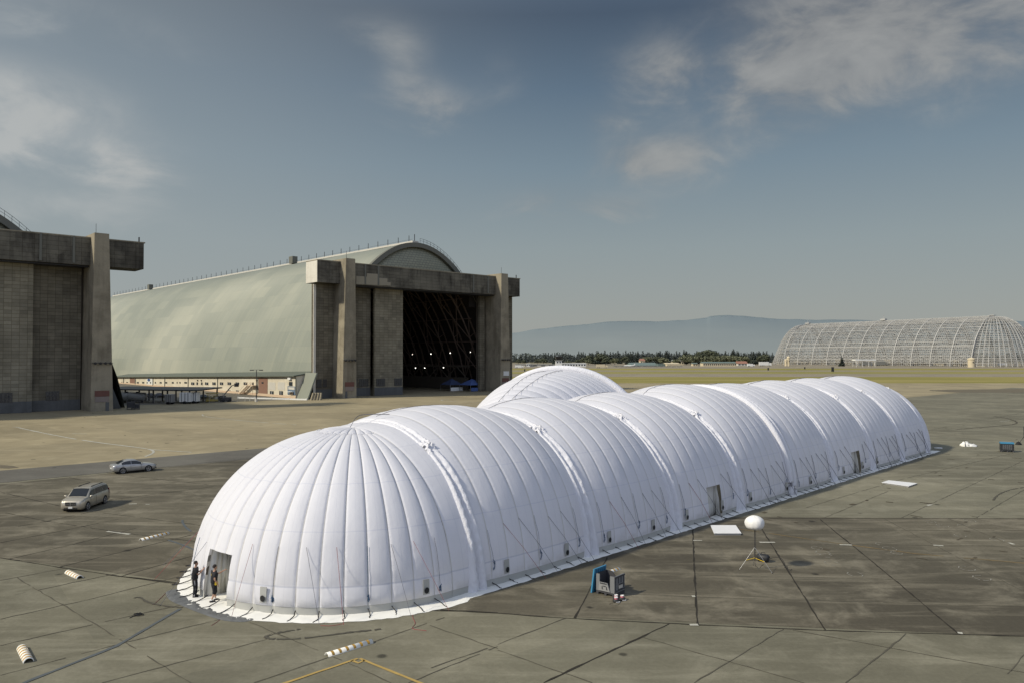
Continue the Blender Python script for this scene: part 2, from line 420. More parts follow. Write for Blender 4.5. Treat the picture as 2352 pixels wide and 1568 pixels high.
def E2(x, y): return G((x / 1.6333) * .816667, (1080 + y / 1.6333) * .816667)
def marking(name, lines, wd, m, jit=.2, wob=.02, gap=0, z=.032):
    mb = MB()
    for ln in lines: strip(mb, ln, wd, z, jit, wob, gap)
    o = mb.build(name, m); o['kind'] = 'structure'; return o
marking('white_guide_line', [smoothline([E2(60, 196), E2(85, 198), E2(120, 207), E2(350, 252), E2(600, 286), E2(680, 297), E2(704, 308), E2(695, 320), E2(665, 332)]), polyline([E2(700, 300), E2(880, 312)]),
        smoothline([E2(960, 136), E2(930, 139), E2(960, 150), E2(1150, 170), E2(1360, 186)]), smoothline([E2(2060, 68), E2(2028, 71), E2(2060, 77), E2(2250, 84)]), polyline([E2(1700, 112), E2(2230, 88)])], .30, MAT['line_white'], .3, .04, .06)
marking('yellow_corner_line', [polyline([E6(1300, 589), E6(1690, 457)], .4), polyline([E6(1700, 457), E6(2060, 602)], .4), polyline([E6(1663, 466), E6(1694, 478), E6(1722, 464)], .3)], .13, MAT['line_yellow'], .12, .01)
marking('faded_taxi_line', [polyline([E4(200, 1168), E4(900, 1270), E4(1500, 1350), E4(2300, 1420), E4(2600, 1447)], .5)], .12, MAT['line_yellow_faint'], .4, .02, .08)
dash = MB()
for a, b in [(E4(355, 1267), E4(470, 1267)), (E4(945, 1285), E4(1035, 1287)), (E4(1632, 1288), E4(1708, 1293)), (E4(2188, 1270), E4(2225, 1283)), (E4(1588, 996), E4(1622, 989)), (D(873, 190), D(913, 190)),
             (D(868, 440), D(882, 440)), (D(858, 568), D(896, 568)), (D(2055, 603), D(2078, 606)), (E5(1420, 694), E5(1510, 690)), (E5(1605, 698), E5(1650, 696)), (E5(1180, 996), E5(1430, 1028)),
             (E4(2120, 378), E4(2195, 372)), (E2(330, 226), E2(400, 228))]:
    strip(dash, polyline([a, b], .3), .22, .036, .2, .01)
o = dash.build('white_dashes', MAT['line_white']); o['kind'] = 'structure'
ch = MB()
for x, y in [(1610, 1115), (1900, 1108), (778, 1310), (822, 1345), (845, 1365), (1312, 1314), (1363, 1346), (885, 1421), (1058, 1503), (1830, 1218), (1850, 1145), (1250, 1280), (2100, 1248), (1990, 1530), (1700, 1145), (1880, 1460)]:
    c = Vector(E4(x, y)); r = random.uniform(.28, .42)
    for k in range(6):
        if random.random() < .25: continue
        a0, a1 = 2 * math.pi * k / 6, 2 * math.pi * (k + .7) / 6
        strip(ch, [c + Vector((math.cos(a0) * r, math.sin(a0) * r * 1.2, 0)), c + Vector((math.cos(a1) * r, math.sin(a1) * r * 1.2, 0))], .05, .036, .3, 0)
ch.build('chalk_marks', MAT['chalk'])['kind'] = 'structure'
m_rubber = simple('rubber_mark', (.078, .073, .058), .9, 0, .3, .7, .1)
marking('tyre_marks', [smoothline([E6(632, 170), E6(660, 168), E6(700, 190), E6(760, 205), E6(860, 216)]), smoothline([E6(1420, 318), E6(1330, 332), E6(1275, 345), E6(1255, 355), E6(1290, 364), E6(1420, 362), E6(1640, 335), E6(1800, 318)]),
        smoothline([E4(2075, 958), E4(2090, 935), E4(2130, 905), E4(2200, 880), E4(2300, 862)])], .14, m_rubber, .5, .03, .12)
m_curve = simple('old_tyre_arc', (.075, .068, .052), .9, 0, .3, .5, .1)
marking('tyre_arcs', [smoothline([E4(2080, 340), E4(2160, 352), E4(2225, 370), E4(2246, 386), E4(2210, 400), E4(2050, 415), E4(1800, 436)]), smoothline([E4(1900, 142), E4(1700, 143), E4(1610, 149), E4(1700, 156), E4(2000, 165), E4(2300, 168)]),
        smoothline([E4(1400, 118), E4(1450, 120), E4(1420, 123)])], .35, m_curve, .4, .05, .05)
m_paint_blue = simple('painted_grey_stripe', (.085, .095, .098), .8, 0, .3, .8, .2)
marking('painted_grey_stripe', [polyline([E6(60, 600), E6(120, 569), E6(550, 398), E6(850, 222)], .5), smoothline([E5(2010, 870), E5(2015, 900), E5(2050, 950), E5(2105, 995)]), smoothline([E5(1850, 1090), E5(2000, 1140), E5(2150, 1205)])], .17, m_paint_blue, .25, .015, .04)
# dark stain patches on the far right apron and ahead of the hangars
m_stain = simple('oil_stained_concrete', (.125, .108, .074), .85, 0, .25, .12, .2)
for pts in [[E4(1600, 150), E4(1750, 142), E4(2300, 136), E4(2300, 164), E4(1800, 163)], [E2(0, 370), E2(60, 374), E2(88, 382), E2(40, 386), E2(0, 385)]]:
    sheet('stained_patch', pts, .022, m_stain)
m_wet = simple('fresh_asphalt', (.075, .072, .062), .8, 0, .25, .15, .2)
# yard in front of the annex
m_yard = pavement_mat('yard_asphalt', (.135, .125, .098), (.18, .165, .13), (.10, .092, .07), -A_U, None, .4, .5)

fl = MB(); rf = random.Random(5)
for _ in range(240):
    y_ = rf.uniform(95, 330) if _ % 2 else rf.uniform(45, 150); x_ = rf.uniform(-.62, .30) * y_ if _ % 2 else rf.uniform(.05, .68) * y_
    a_ = rf.choice([A_U, A_U + math.pi / 2]) + rf.uniform(-.2, .2); L_ = rf.uniform(.2, 1.0)
    p0 = Vector((x_, y_, 0)); d_ = Vector((math.cos(a_), math.sin(a_), 0)) * L_
    strip(fl, [p0, p0 + d_ * .4, p0 + d_], rf.uniform(.08, .3), .030, .6, .05)
fl.build('pavement_flecks', simple('dark_fleck', (.075, .064, .045), .9, 0, .4, .8, .1))['kind'] = 'structure'
# ------------------------------------------------------------------ distant hills
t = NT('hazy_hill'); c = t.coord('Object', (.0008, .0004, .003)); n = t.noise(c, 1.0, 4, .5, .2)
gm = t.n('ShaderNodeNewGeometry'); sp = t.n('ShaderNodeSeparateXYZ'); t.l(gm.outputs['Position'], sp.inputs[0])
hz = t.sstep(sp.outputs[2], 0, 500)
col = t.mix(hz, (.212, .238, .234), (.160, .195, .208)); col = t.mix(t.math('MULTIPLY', t.sstep(n, .4, .65), .10), col, (.165, .20, .21))  # aerial haze put into the hill colour, paler at the foot
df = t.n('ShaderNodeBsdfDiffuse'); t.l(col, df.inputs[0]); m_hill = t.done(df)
m_hill2 = m_hill
def h1440(x, y): return ((1440 + x / 3.267) * .816667, (850 + y / 3.267) * .816667)
def h2120(x, y): return ((2120 + x / 3.095) * .816667, (850 + y / 3.095) * .816667)
ridge = [(-700, 780), (200, 785), (700, 775), (1000, 772), (1100, 770)] + [h1440(*p) for p in [(40, 280), (100, 272), (200, 250), (330, 236), (450, 221), (600, 212), (700, 204), (800, 188), (900, 180), (1050, 171), (1200, 175), (1350, 178), (1500, 169), (1620, 164), (1700, 154), (1790, 142), (1820, 132), (1900, 122), (2000, 118), (2100, 124), (2200, 133), (2352, 148)]] + \
        [h2120(*p) for p in [(200, 149), (400, 150), (520, 155), (700, 152), (860, 153), (1000, 158), (1150, 166), (1400, 168), (1800, 166), (2100, 160), (2280, 164), (2500, 172)]] + [(3000, 780), (3700, 790)]
YH = 9000
def hill(name, rd, Y0, depth, m, rough):
    xs = []
    for a, b in zip(rd, rd[1:]):
        for i in range(6): xs.append((a[0] + (b[0] - a[0]) * i / 6, a[1] + (b[1] - a[1]) * i / 6))
    X_ = []; Zr = []
    for px, py in xs:
        d = ray(px, py); s_ = Y0 / d[1]; X_.append(d[0] * s_); Zr.append(CAM_H + d[2] * s_)
    n_ = len(xs); Zs = []
    for i in range(n_):
        w_ = [(Zr[j], math.exp(-((X_[j] - X_[i]) / 900) ** 2)) for j in range(max(0, i - 30), min(n_, i + 31))]; Zs.append(sum(z * q for z, q in w_) / sum(q for z, q in w_))
    vs = []; NR = 18
    for i in range(n_):
        x = X_[i]; zt_ = Zr[i] + noise.fractal(Vector((x * .004, 3, 0)), 1, 2, 5) * rough
        for j in range(NR + 1):
            f = j / NR; yy = Y0 - depth * (1 - f); z = (Zs[i] + (zt_ - Zs[i]) * f ** 8) * (f ** 1.1)
            z += noise.fractal(Vector((x * .0005, yy * .0008, 7)), 1, 2, 3) * 30 * math.sin(math.pi * f)
            vs.append((x * (yy / Y0), yy, max(z, -2)))
        vs.append((x * 1.1, Y0 + 1500, -20))
    K = NR + 2
    fs = [(i * K + j, (i + 1) * K + j, (i + 1) * K + j + 1, i * K + j + 1) for i in range(n_ - 1) for j in range(K - 1)]
    mb = MB().add(vs, fs); o = mb.build(name, m, smooth=True); o['kind'] = 'structure'; return o
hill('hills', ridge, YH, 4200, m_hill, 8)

# ------------------------------------------------------------------ trees beyond the airfield
def leaf_mat(name, a, b):
    t = NT(name); c = t.coord('Object'); n = t.noise(c, .35, 4, .7)
    ge = t.n('ShaderNodeNewGeometry'); rnd = ge.outputs['Random Per Island']
    col = t.mix(rnd, a, b); col = t.mix(t.math('MULTIPLY', t.sstep(n, .35, .65), .5), col, tuple(k * .55 for k in a))
    d = t.principled(col, .9, 0, .15); return t.done(d)
m_con = leaf_mat('conifer_needles', (.038, .048, .040), (.066, .078, .062))
m_con_far = leaf_mat('hazy_conifer_needles', (.085, .10, .092), (.125, .14, .125))  # needle colour lightened to carry the haze of distance
m_oak = leaf_mat('broadleaf_crown', (.060, .070, .046), (.115, .125, .078))
m_olive = leaf_mat('olive_crown', (.115, .125, .072), (.165, .17, .105))
m_bark = simple('bark', (.06, .048, .036), .9)
def leafclump(mb, c, r, n):
    for _ in range(n):
        d = Vector((random.gauss(0, 1), random.gauss(0, 1), random.gauss(0, .8))); d.normalize()
        p = Vector(c) + d * r * random.uniform(.4, 1.0)
        u = Vector((random.uniform(-1, 1), random.uniform(-1, 1), random.uniform(-.6, .6))).normalized()
        v_ = u.cross(d); 
        if v_.length < .05: continue
        v_.normalize(); s = r * random.uniform(.35, .6)
        mb.add([p - u * s, p + v_ * s * .7, p + u * s, p - v_ * s * .7], [(0, 1, 2, 3)])
def conifer_meshes(h, w_, mat_):
    cr = MB(); tr = MB()
    tr.tube([(0, 0, 0), (0, 0, h * .5), (0, 0, h * .96)], [h * .022, h * .014, h * .004], 6)
    z = h * .12
    while z < h:
        f = (h - z) / (h * .88); rr = w_ * (f ** .8) * random.uniform(.7, 1.1)
        k = max(4, int(14 * f + 3))
        for i in range(k):
            a = random.uniform(0, 6.283); q = rr * random.uniform(.35, 1)
            leafclump(cr, (math.cos(a) * q, math.sin(a) * q, z - q * .25), max(.7, w_ * .46 * (f * .8 + .2)), 9)
            tr.beam((0, 0, z), (math.cos(a) * q * .8, math.sin(a) * q * .8, z - q * .2), h * .003, 3, h * .001)
        z += h * .055
    return tr, cr
def round_meshes(h, w_):
    cr = MB(); tr = MB()
    tr.tube([(0, 0, 0), (.1, 0, h * .25), (0, .1, h * .45)], [h * .035, h * .028, h * .018], 6)
    for i in range(44):
        a = random.uniform(0, 6.283); e = random.uniform(-.4, 1); q = math.sqrt(max(0, 1 - e * e)) * random.uniform(.45, 1)
        c = (math.cos(a) * q * w_, math.sin(a) * q * w_, h * .58 + e * h * .34)
        leafclump(cr, c, w_ * random.uniform(.26, .42), 14)
        if i % 3 == 0: tr.beam((0, 0, h * .4), c, h * .01, 4, h * .003)
    return tr, cr
protos = {}
def proto(kind, i, tr, cr, m):
    o = thing('tree', 'x', 'tree', (0, -5000, 0)); tr.build('trunk', m_bark, o); cr.build('crown', m, o)
    protos.setdefault(kind, []).append(o)
for i in range(4):
    tr, cr = conifer_meshes(20, 4.2 + .5 * i, m_con); proto('con', i, tr, cr, m_con)
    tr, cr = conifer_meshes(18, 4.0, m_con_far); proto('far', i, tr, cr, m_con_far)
    tr, cr = round_meshes(13, 6.0 + .4 * i); proto('oak', i, tr, cr, m_oak)
    tr, cr = round_meshes(11, 6.2); proto('olive', i, tr, cr, m_olive)
NAMES = {'con': 'conifer_tree', 'far': 'conifer_tree', 'oak': 'broadleaf_tree', 'olive': 'olive_tree'}
LBL = {'con': 'dark green conifer standing in the tree line beyond the runway', 'far': 'hazy pale conifer in the far back row of the tree line',
       'oak': 'dark rounded broadleaf tree in the tree line beyond the runway', 'olive': 'pale olive green bushy tree in the tree line behind the low buildings'}
GRP = {'con': 'dark conifers beyond the runway', 'far': 'hazy conifers in the back row', 'oak': 'rounded trees beyond the runway', 'olive': 'pale bushy trees behind the low buildings'}
usedp = set()
def tree(kind, px, top_py, Y0, wscale=1.0, label=None):
    src = random.choice(protos[kind]); hb = {'con': 20, 'far': 18, 'oak': 13.5, 'olive': 11.5}[kind]
    dx = ray(px, 818)[0] / ray(px, 818)[1]
    d = ray(px, top_py); h = (CAM_H + d[2] * Y0 / d[1]) * 1.08 + 1.0
    if id(src) in usedp: o = copy_tree(src)
    else: o = src; usedp.add(id(src))
    o.name = NAMES[kind]
    o.location = (dx * Y0, Y0, 0); s = h / hb; o.scale = (s * wscale, s * wscale, s); o.rotation_euler = (0, 0, random.uniform(0, 6.28))
    o['label'] = label or LBL[kind]; o['category'] = 'tree'
    if not label: o['group'] = GRP[kind]
    return o
def T1(x, y): return h1440(x, y)
rt = random.Random(11)
x = 20
while x < 2400:        # hazy back row
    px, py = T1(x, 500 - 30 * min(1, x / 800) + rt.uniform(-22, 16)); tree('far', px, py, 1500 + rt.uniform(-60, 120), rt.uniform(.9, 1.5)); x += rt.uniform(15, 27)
for x, y in [(60, 530), (110, 535), (235, 528), (290, 522), (600, 535), (650, 520), (700, 500), (1040, 505), (1330, 505), (1640, 490), (1735, 470), (2290, 500), (2330, 490), (860, 520), (905, 530)]:
    tree('oak', *T1(x, y), 1120 + rt.uniform(-40, 60), 1.1)
for x, y in [(740, 470), (765, 480), (790, 455), (815, 472), (845, 480), (880, 486), (985, 490), (1070, 470), (1100, 478), (1150, 470), (1235, 478), (1415, 452), (1440, 480), (1490, 475), (1580, 442), (1600, 455), (1880, 455), (1960, 470), (2035, 440), (2080, 460), (2140, 470), (2220, 462), (2270, 455), (2310, 460), (390, 490), (460, 500), (1340, 470), (1700, 455)]:
    tree('con', *T1(x, y), 1180 + rt.uniform(-50, 80), rt.uniform(.9, 1.35))
tree('oak', *T1(820, 486), 1100, 1.5, 'broad dark tree clump, tallest left of the long teal roofed building')
for x, y in [(1770, 458), (1810, 455), (1845, 470)]: tree('oak', *T1(x, y), 1150, 1.3)
for x, y in [(945, 520), (1240, 510), (1390, 515), (1600, 495), (1660, 505), (1790, 505), (1850, 500), (1905, 505), (1960, 500), (2020, 500), (2075, 505), (2130, 505), (1510, 530), (700, 535), (520, 545)]:
    tree('olive', *T1(x, y), 1060 + rt.uniform(-20, 40), 1.3)
for k, ps in protos.items():
    for o in ps:
        if id(o) not in usedp:
            for c_ in list(o.children): bpy.data.objects.remove(c_)
            bpy.data.objects.remove(o)
# wood behind that reads as one dark mass
wd = MB(); rw = random.Random(4)
xx = -300
while xx < 1500:
    leafc = []; Y0 = 1650; 
    h = rw.uniform(13, 20)
    for k in range(7):
        leafclump(wd, (xx + rw.uniform(-8, 8), Y0 + rw.uniform(-10, 30), h * (k + .5) / 7.5), rw.uniform(5, 7), 6)
    xx += 9
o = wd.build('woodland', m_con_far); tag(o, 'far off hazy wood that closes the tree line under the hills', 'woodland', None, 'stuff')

# ------------------------------------------------------------------ low buildings and tower across the airfield
MAT['cream'] = simple('cream_wall', (.50, .43, .29), .8, 0, .1, .2)
MAT['pale'] = simple('pale_wall', (.46, .44, .38), .8, 0, .12, .2)
MAT['teal_roof'] = simple('teal_roof', (.13, .17, .155), .6, 0, .12, .1)
MAT['grey_roof'] = simple('grey_roof', (.20, .20, .18), .7, 0, .12, .1)
MAT['red_roof'] = simple('red_roof', (.26, .13, .09), .8, 0, .15, .2)
def far_building(name, label, x0, x1, ybase, ytop, Y0, mw, mr, roof_h=.8, win=0, pitched=False, dep=25, cat='building', winrow=None):
    pxa, pya = T1(x0, ybase); pxb, _ = T1(x1, ybase); _, pt = T1(x0, ytop)
    xa = ray(pxa, 818)[0] * Y0; xb = ray(pxb, 818)[0] * Y0
    d = ray(pxa, pt); h = CAM_H + d[2] * Y0 / d[1]
    o = thing(name, label, cat, ((xa + xb) / 2, Y0, 0)); wdt = xb - xa
    MB().box((0, dep / 2, h / 2), (wdt, dep, h)).build('wall', mw, o)
    if pitched:
        MB().hexa([(-wdt / 2 - .5, -.6, h + .02), (wdt / 2 + .5, -.6, h + .02), (wdt / 2 + .5, dep + .6, h + .02), (-wdt / 2 - .5, dep + .6, h + .02), (-wdt / 2, dep / 2 - .4, h + roof_h), (wdt / 2, dep / 2 - .4, h + roof_h), (wdt / 2, dep / 2 + .4, h + roof_h), (-wdt / 2, dep / 2 + .4, h + roof_h)]).build('roof', mr, o)
    else:
        MB().box((0, dep / 2, h + roof_h / 2 + .02), (wdt + .8, dep + .8, roof_h)).build('roof', mr, o)
    for k in range(win):
        wx_ = -wdt / 2 + wdt * (k + .5) / win
        MB().box((wx_, -.05, h * .55), (wdt / win * .5, .2, h * .4)).build('window', MAT['window'], o)
    return o
far_building('hangar_shed', 'long low pale shed nearest the concrete hangar, left of the control tower', 30, 395, 598, 572, 900, MAT['pale'], MAT['grey_roof'], .6, 5)
far_building('office_block', 'white block at the left end of the low pale shed', 135, 166, 590, 564, 894, MAT['white_paint'], MAT['white_paint'], .4, 2, dep=12)
far_building('terminal_building', 'white two storey building at the foot of the control tower', 455, 680, 600, 560, 880, MAT['white_paint'], MAT['white_paint'], .5, 9)
far_building('teal_warehouse', 'long warehouse under a teal green roof, by the tall dark trees', 1098, 1340, 598, 578, 930, MAT['pale'], MAT['teal_roof'], 3.4, 0, True, 40)
far_building('low_wall_building', 'low beige flat building in front of the teal warehouse', 930, 1560, 598, 586, 890, MAT['pale'], MAT['grey_roof'], .3, 12, dep=10)
far_building('dark_shed', 'dark green shed between the teal warehouse and the beige barn', 1342, 1420, 588, 567, 925, MAT['teal_roof'], MAT['teal_roof'], .6, 0)
far_building('beige_barn', 'beige barn with a flat roof right of the teal warehouse', 1425, 1545, 590, 566, 915, MAT['cream'], MAT['cream'], 1.6, 0, True)
far_building('guard_house', 'small cream house right of the beige barn', 1662, 1705, 578, 562, 960, MAT['cream'], MAT['teal_roof'], 1.2, 2, True, 10)
far_building('barracks_building', 'long cream two storey building with dark window rows among the olive trees', 1755, 2060, 582, 556, 940, MAT['cream'], MAT['teal_roof'], 1.6, 16, True, 14)
far_building('red_roof_house', 'low house under a red roof right of the long cream building', 2075, 2165, 576, 560, 980, MAT['pale'], MAT['red_roof'], 3, 3, True, 14)
far_building('red_roof_villa', 'red roofed house peeping out between the conifers', 1180, 1222, 560, 535, 1090, MAT['cream'], MAT['red_roof'], 3, 2, True, 14)
far_building('village_house', 'small cream house half hidden in the trees above the beige barn', 1480, 1580, 560, 538, 1085, MAT['cream'], MAT['grey_roof'], 2, 4, True, 14)
# control tower
px, _ = T1(428, 570); tx = ray(px, 818)[0] * 870
o = thing('control_tower', 'white control tower with a dark glazed cab on top', 'control tower', (tx, 870, 0))
def zt(y): 
    d = ray(*T1(428, y)); return CAM_H + d[2] * 870 / d[1]
zb = zt(532); MB().box((0, 0, zb / 2), (7, 7, zb)).build('shaft', MAT['white_paint'], o)
MB().box((0, 0, zb + .3), (9, 9, .5)).build('balcony', MAT['grey_roof'], o)
MB().hexa([(-2.6, -2.6, zb + .6), (2.6, -2.6, zb + .6), (2.6, 2.6, zb + .6), (-2.6, 2.6, zb + .6), (-4, -4, zb + 4), (4, -4, zb + 4), (4, 4, zb + 4), (-4, 4, zb + 4)]).build('cab', MAT['glass_dark'], o)
MB().box((0, 0, zb + 4.4), (8.8, 8.8, .7)).build('roof', MAT['dark_metal'], o)
for k in (-1, 1): MB().box((k * 1.6, -3.55, zb * .72), (1.4, .2, 1.5)).build('window', MAT['window'], o)
MB().beam((1, 1, zb + 4.6), (1, 1, zb + 8), .12).build('mast', MAT['dark_metal'], o)
# small vehicles and plant along the far apron
def far_truck(label, x, y, L=9, h=3.2, m=None, name='white_truck', cat='truck', grp=None, fr=None):
    fr = fr or T1
    px, py = fr(x, y); g = G(px, py)
    if g[1] > 1000 or g[1] < 0: g = (ray(px, 818)[0] * 1000, 1000, 0)
    o = thing(name, label, cat, (g[0], g[1], 0), 0, grp)
    MB().box((-L * .1, 0, h * .55), (L * .75, 2.5, h * .8)).build('cargo_box', m or MAT['white_paint'], o)
    MB().box((L * .4, 0, h * .42), (L * .2, 2.3, h * .55), 0, .9).build('cab', m or MAT['white_paint'], o)
    for s in (-.36, -.22, .38): MB().beam((L * s, -1.3, .45), (L * s, 1.3, .45), .45, 10).build('wheel', MAT['black_rubber'], o)
    return o
far_truck('white lorry parked at the right end of the far tree line', 2325, 582, 16, 5.5)
far_truck('small white van parked left of the long cream building', 2195, 588, 9, 3.6, name='white_van', cat='van')
far_truck('cream truck on the far apron left of the low beige building', 825, 600, 12, 4, MAT['cream'], 'cream_truck')
far_truck('tiny white truck beside the low pale shed near the concrete hangar', 65, 600, 9, 3)
# small jet parked by the teal warehouse
px, py = T1(1075, 584); jx = ray(px, 818)[0] * 870
o = thing('parked_jet', 'small white jet parked left of the teal roofed warehouse', 'aircraft', (jx, 870, 0)); o.scale = (.75, .75, .75)
MB().tube([(-8, 0, 2.2), (-6.5, 0, 2.1), (-4, 0, 2.0), (3, 0, 2.0), (6, 0, 2.3), (9, 0, 2.8)], [.1, .7, 1.0, 1.0, .7, .2], 10).build('fuselage', MAT['white_paint'], o, True)
MB().hexa([(-1, -8, 1.5), (2, -8, 1.5), (2.6, 8, 1.5), (-.6, 8, 1.5), (-1, -8, 1.7), (2, -8, 1.7), (2.6, 8, 1.7), (-.6, 8, 1.7)]).build('wing', MAT['white_paint'], o)
MB().extrude([(6, 0, 2.6), (8.6, 0, 2.8), (9.8, 0, 5.4), (8.4, 0, 5.4)], (0, .25, 0)).build('tail_fin', MAT['white_paint'], o)
for a in ((-5.5, 0), (1.5, -1.6), (1.5, 1.6)): MB().beam((a[0], a[1], 0), (a[0], a[1], 1.6), .2, 6).build('landing_gear', MAT['dark_metal'], o)
# runway marker boxes
def R9(x, y): return h2120(x, y)
for nm, (x, y), s, fr in [('black runway marker board, the larger one right of centre in the grass', (687, 610), 4.2, R9), ('small black runway marker at the left beyond the tent', (126, 594), 2.6, R9), ('tiny black runway marker near the far taxiway edge', (444, 583), 2.4, R9), ('black runway marker beside the corner of the concrete hangar', (117, 636), 2.2, T1)]:
    g = G(*fr(x, y)); o = thing('runway_marker', nm, 'airfield marker', g)
    MB().box((0, 0, s * .6), (s * .45, .4, s * .8)).build('board', MAT['black_plastic'], o)
    for k in (-.3, .3): MB().beam((k * s * .4, 0, 0), (k * s * .4, 0, s * .3), .06, 5).build('leg', MAT['dark_metal'], o)
# ------------------------------------------------------------------ concrete airship hangars
def concrete_mat(name, col, dark, tile=None, streak=.6, light=None, tvar=(.82, 1.12)):
    t = NT(name); tcn = t.n('ShaderNodeTexCoord'); o = tcn.outputs['Object']
    def mp(s):
        q = t.n('ShaderNodeMapping'); q.inputs['Scale'].default_value = s; t.l(o, q.inputs[0]); return q.outputs[0]
    v1 = t.noise(mp((.55, .55, .05)), 1.0, 7, .7, .3)       # rain streaks
    v2 = t.noise(mp((.10, .10, .9)), 1.0, 6, .65, .3)       # board marks, level bands
    b = t.noise(o, .12, 6, .65, .4); f = t.noise(o, 2.2, 4, .7)
    c = t.mix(t.math('MULTIPLY', t.sstep(v1, .42, .68), streak), col, dark)
    c = t.mix(t.math('MULTIPLY', t.sstep(b, .4, .7), .55), c, dark)
    c = t.mix(t.math('MULTIPLY', t.sstep(v2, .5, .7), .35), c, tuple(k * .7 for k in col))
    if light: c = t.mix(t.math('MULTIPLY', t.sstep(b, .55, .35), .6), c, light)
    if tile:
        uvn = t.n('ShaderNodeUVMap'); 
        br = t.n('ShaderNodeTexBrick', offset=0.0, squash=1.0); t.l(uvn.outputs[0], br.inputs['Vector'])
        br.inputs['Scale'].default_value = 1; br.inputs['Brick Width'].default_value = tile[0]; br.inputs['Row Height'].default_value = tile[1]
        br.inputs['Mortar Size'].default_value = .045; br.inputs['Mortar Smooth'].default_value = .3
        br.inputs['Color1'].default_value = (tvar[0],) * 3 + (1,); br.inputs['Color2'].default_value = (tvar[1],) * 3 + (1,); br.inputs['Mortar'].default_value = (.5, .48, .44, 1)
        c = t.mix(1.0, c, br.outputs['Color'], 'MULTIPLY')
        b2 = t.n('ShaderNodeTexBrick', offset=.3, squash=1.0); t.l(uvn.outputs[0], b2.inputs['Vector'])
        b2.inputs['Scale'].default_value = 1; b2.inputs['Brick Width'].default_value = tile[0] * 2; b2.inputs['Row Height'].default_value = tile[1] * 3
        b2.inputs['Mortar Size'].default_value = 0; b2.inputs['Bias'].default_value = .35
        b2.inputs['Color1'].default_value = (.62, .62, .62, 1); b2.inputs['Color2'].default_value = (1.05, 1.04, 1.0, 1)
        c = t.mix(.75, c, b2.outputs['Color'], 'MULTIPLY')
    k = t.math('MULTIPLY_ADD', f, .3, .85)
    vm = t.n('ShaderNodeVectorMath', operation='SCALE'); t.l(c, vm.inputs[0]); t.l(k, vm.inputs['Scale'])
    return t.done(t.principled(vm.outputs[0], .88, 0, .2, f, .2, .03))
m_conc = concrete_mat('board_concrete', (.235, .207, .148), (.115, .099, .068), None, .6, (.30, .265, .19))
m_beam = concrete_mat('streaked_concrete', (.105, .097, .077), (.036, .033, .026), (2.3, 1.0), .9, (.18, .168, .132), (.92, 1.05))
m_leaf = concrete_mat('tiled_door_panel', (.205, .186, .136), (.145, .13, .094), (1.5, .8), .35, (.24, .22, .163))
m_leafd = concrete_mat('dark_tiled_door_panel', (.150, .135, .099), (.098, .087, .063), (1.5, .8), .45, (.18, .163, .122))
m_kick = concrete_mat('blue_grey_paint', (.105, .108, .104), (.065, .066, .062), None, .5)
m_boxend = concrete_mat('sunlit_pale_render', (.62, .59, .50), (.42, .38, .30), None, .35)  # sunlight put into the pale colour of beam end and leaf edge
m_patch = simple('beige_render_patch', (.25, .225, .165), .9, 0, .08, .4)
m_red = simple('red_brown_plate', (.13, .06, .045), .8, 0, .2, .5)
m_plate = simple('pale_sign_plate', (.20, .165, .14), .7, 0, .15, .8)
# roof sheeting
t = NT('green_roof_sheeting'); uvn = t.n('ShaderNodeUVMap'); uv = uvn.outputs[0]
def rbrick(w_, h_, off, c1, c2, mort=0.0, mcol=(.6, .6, .6)):
    b = t.n('ShaderNodeTexBrick', offset=off, squash=1.0); t.l(uv, b.inputs['Vector'])
    b.inputs['Scale'].default_value = 1; b.inputs['Brick Width'].default_value = w_; b.inputs['Row Height'].default_value = h_
    b.inputs['Mortar Size'].default_value = mort; b.inputs['Color1'].default_value = (*c1, 1); b.inputs['Color2'].default_value = (*c2, 1); b.inputs['Mortar'].default_value = (*mcol, 1)
    return b.outputs['Color']
def ruv(s):
    q = t.n('ShaderNodeMapping'); q.inputs['Scale'].default_value = s; t.l(uv, q.inputs[0]); return q.outputs[0]
big = t.noise(ruv((.011, .016, 1)), 1.0, 3, .45, .5); streaks = t.noise(ruv((.9, .035, 1)), 1.0, 6, .7)
c = t.mix(t.sstep(big, .34, .66), (.212, .223, .180), (.325, .324, .258))  # broad pale areas put cloud-broken sun and sheen into the colour
c = t.mix(1.0, c, rbrick(12, 5.2, .37, (.90, .915, .92), (1.065, 1.055, 1.035), .035, (.85, .86, .85)), 'MULTIPLY')
c = t.mix(.6, c, rbrick(7, 15.6, .5, (.90, .92, .92), (1.06, 1.06, 1.04)), 'MULTIPLY')
c = t.mix(.8, c, rbrick(.95, 60, 0, (.95, .96, .96), (1.03, 1.02, 1.0)), 'MULTIPLY')
c = t.mix(t.math('MULTIPLY', t.sstep(streaks, .5, .8), .35), c, (.32, .315, .235))
sepr = t.n('ShaderNodeSeparateXYZ'); t.l(uv, sepr.inputs[0])
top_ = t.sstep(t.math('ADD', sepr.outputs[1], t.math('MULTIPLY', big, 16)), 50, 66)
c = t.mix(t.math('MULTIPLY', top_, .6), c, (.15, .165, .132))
wav = t.math('SINE', t.math('MULTIPLY', sepr.outputs[0], 6.283 / .95))
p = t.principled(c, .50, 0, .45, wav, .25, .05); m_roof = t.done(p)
m_inner = simple('dark_timber', (.12, .088, .066), .9, 0, .3, .3)
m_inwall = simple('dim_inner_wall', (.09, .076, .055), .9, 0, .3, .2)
m_lining = simple('shade_black_lining', (.016, .013, .010), .95, 0, .3, .2)  # near-black colour stands in for interior shade
t = NT('hood_tiles'); o_ = t.coord('Object', (1, 1, 1))
ck = t.n('ShaderNodeTexBrick', offset=.5); uvn = t.n('ShaderNodeUVMap'); t.l(uvn.outputs[0], ck.inputs['Vector'])
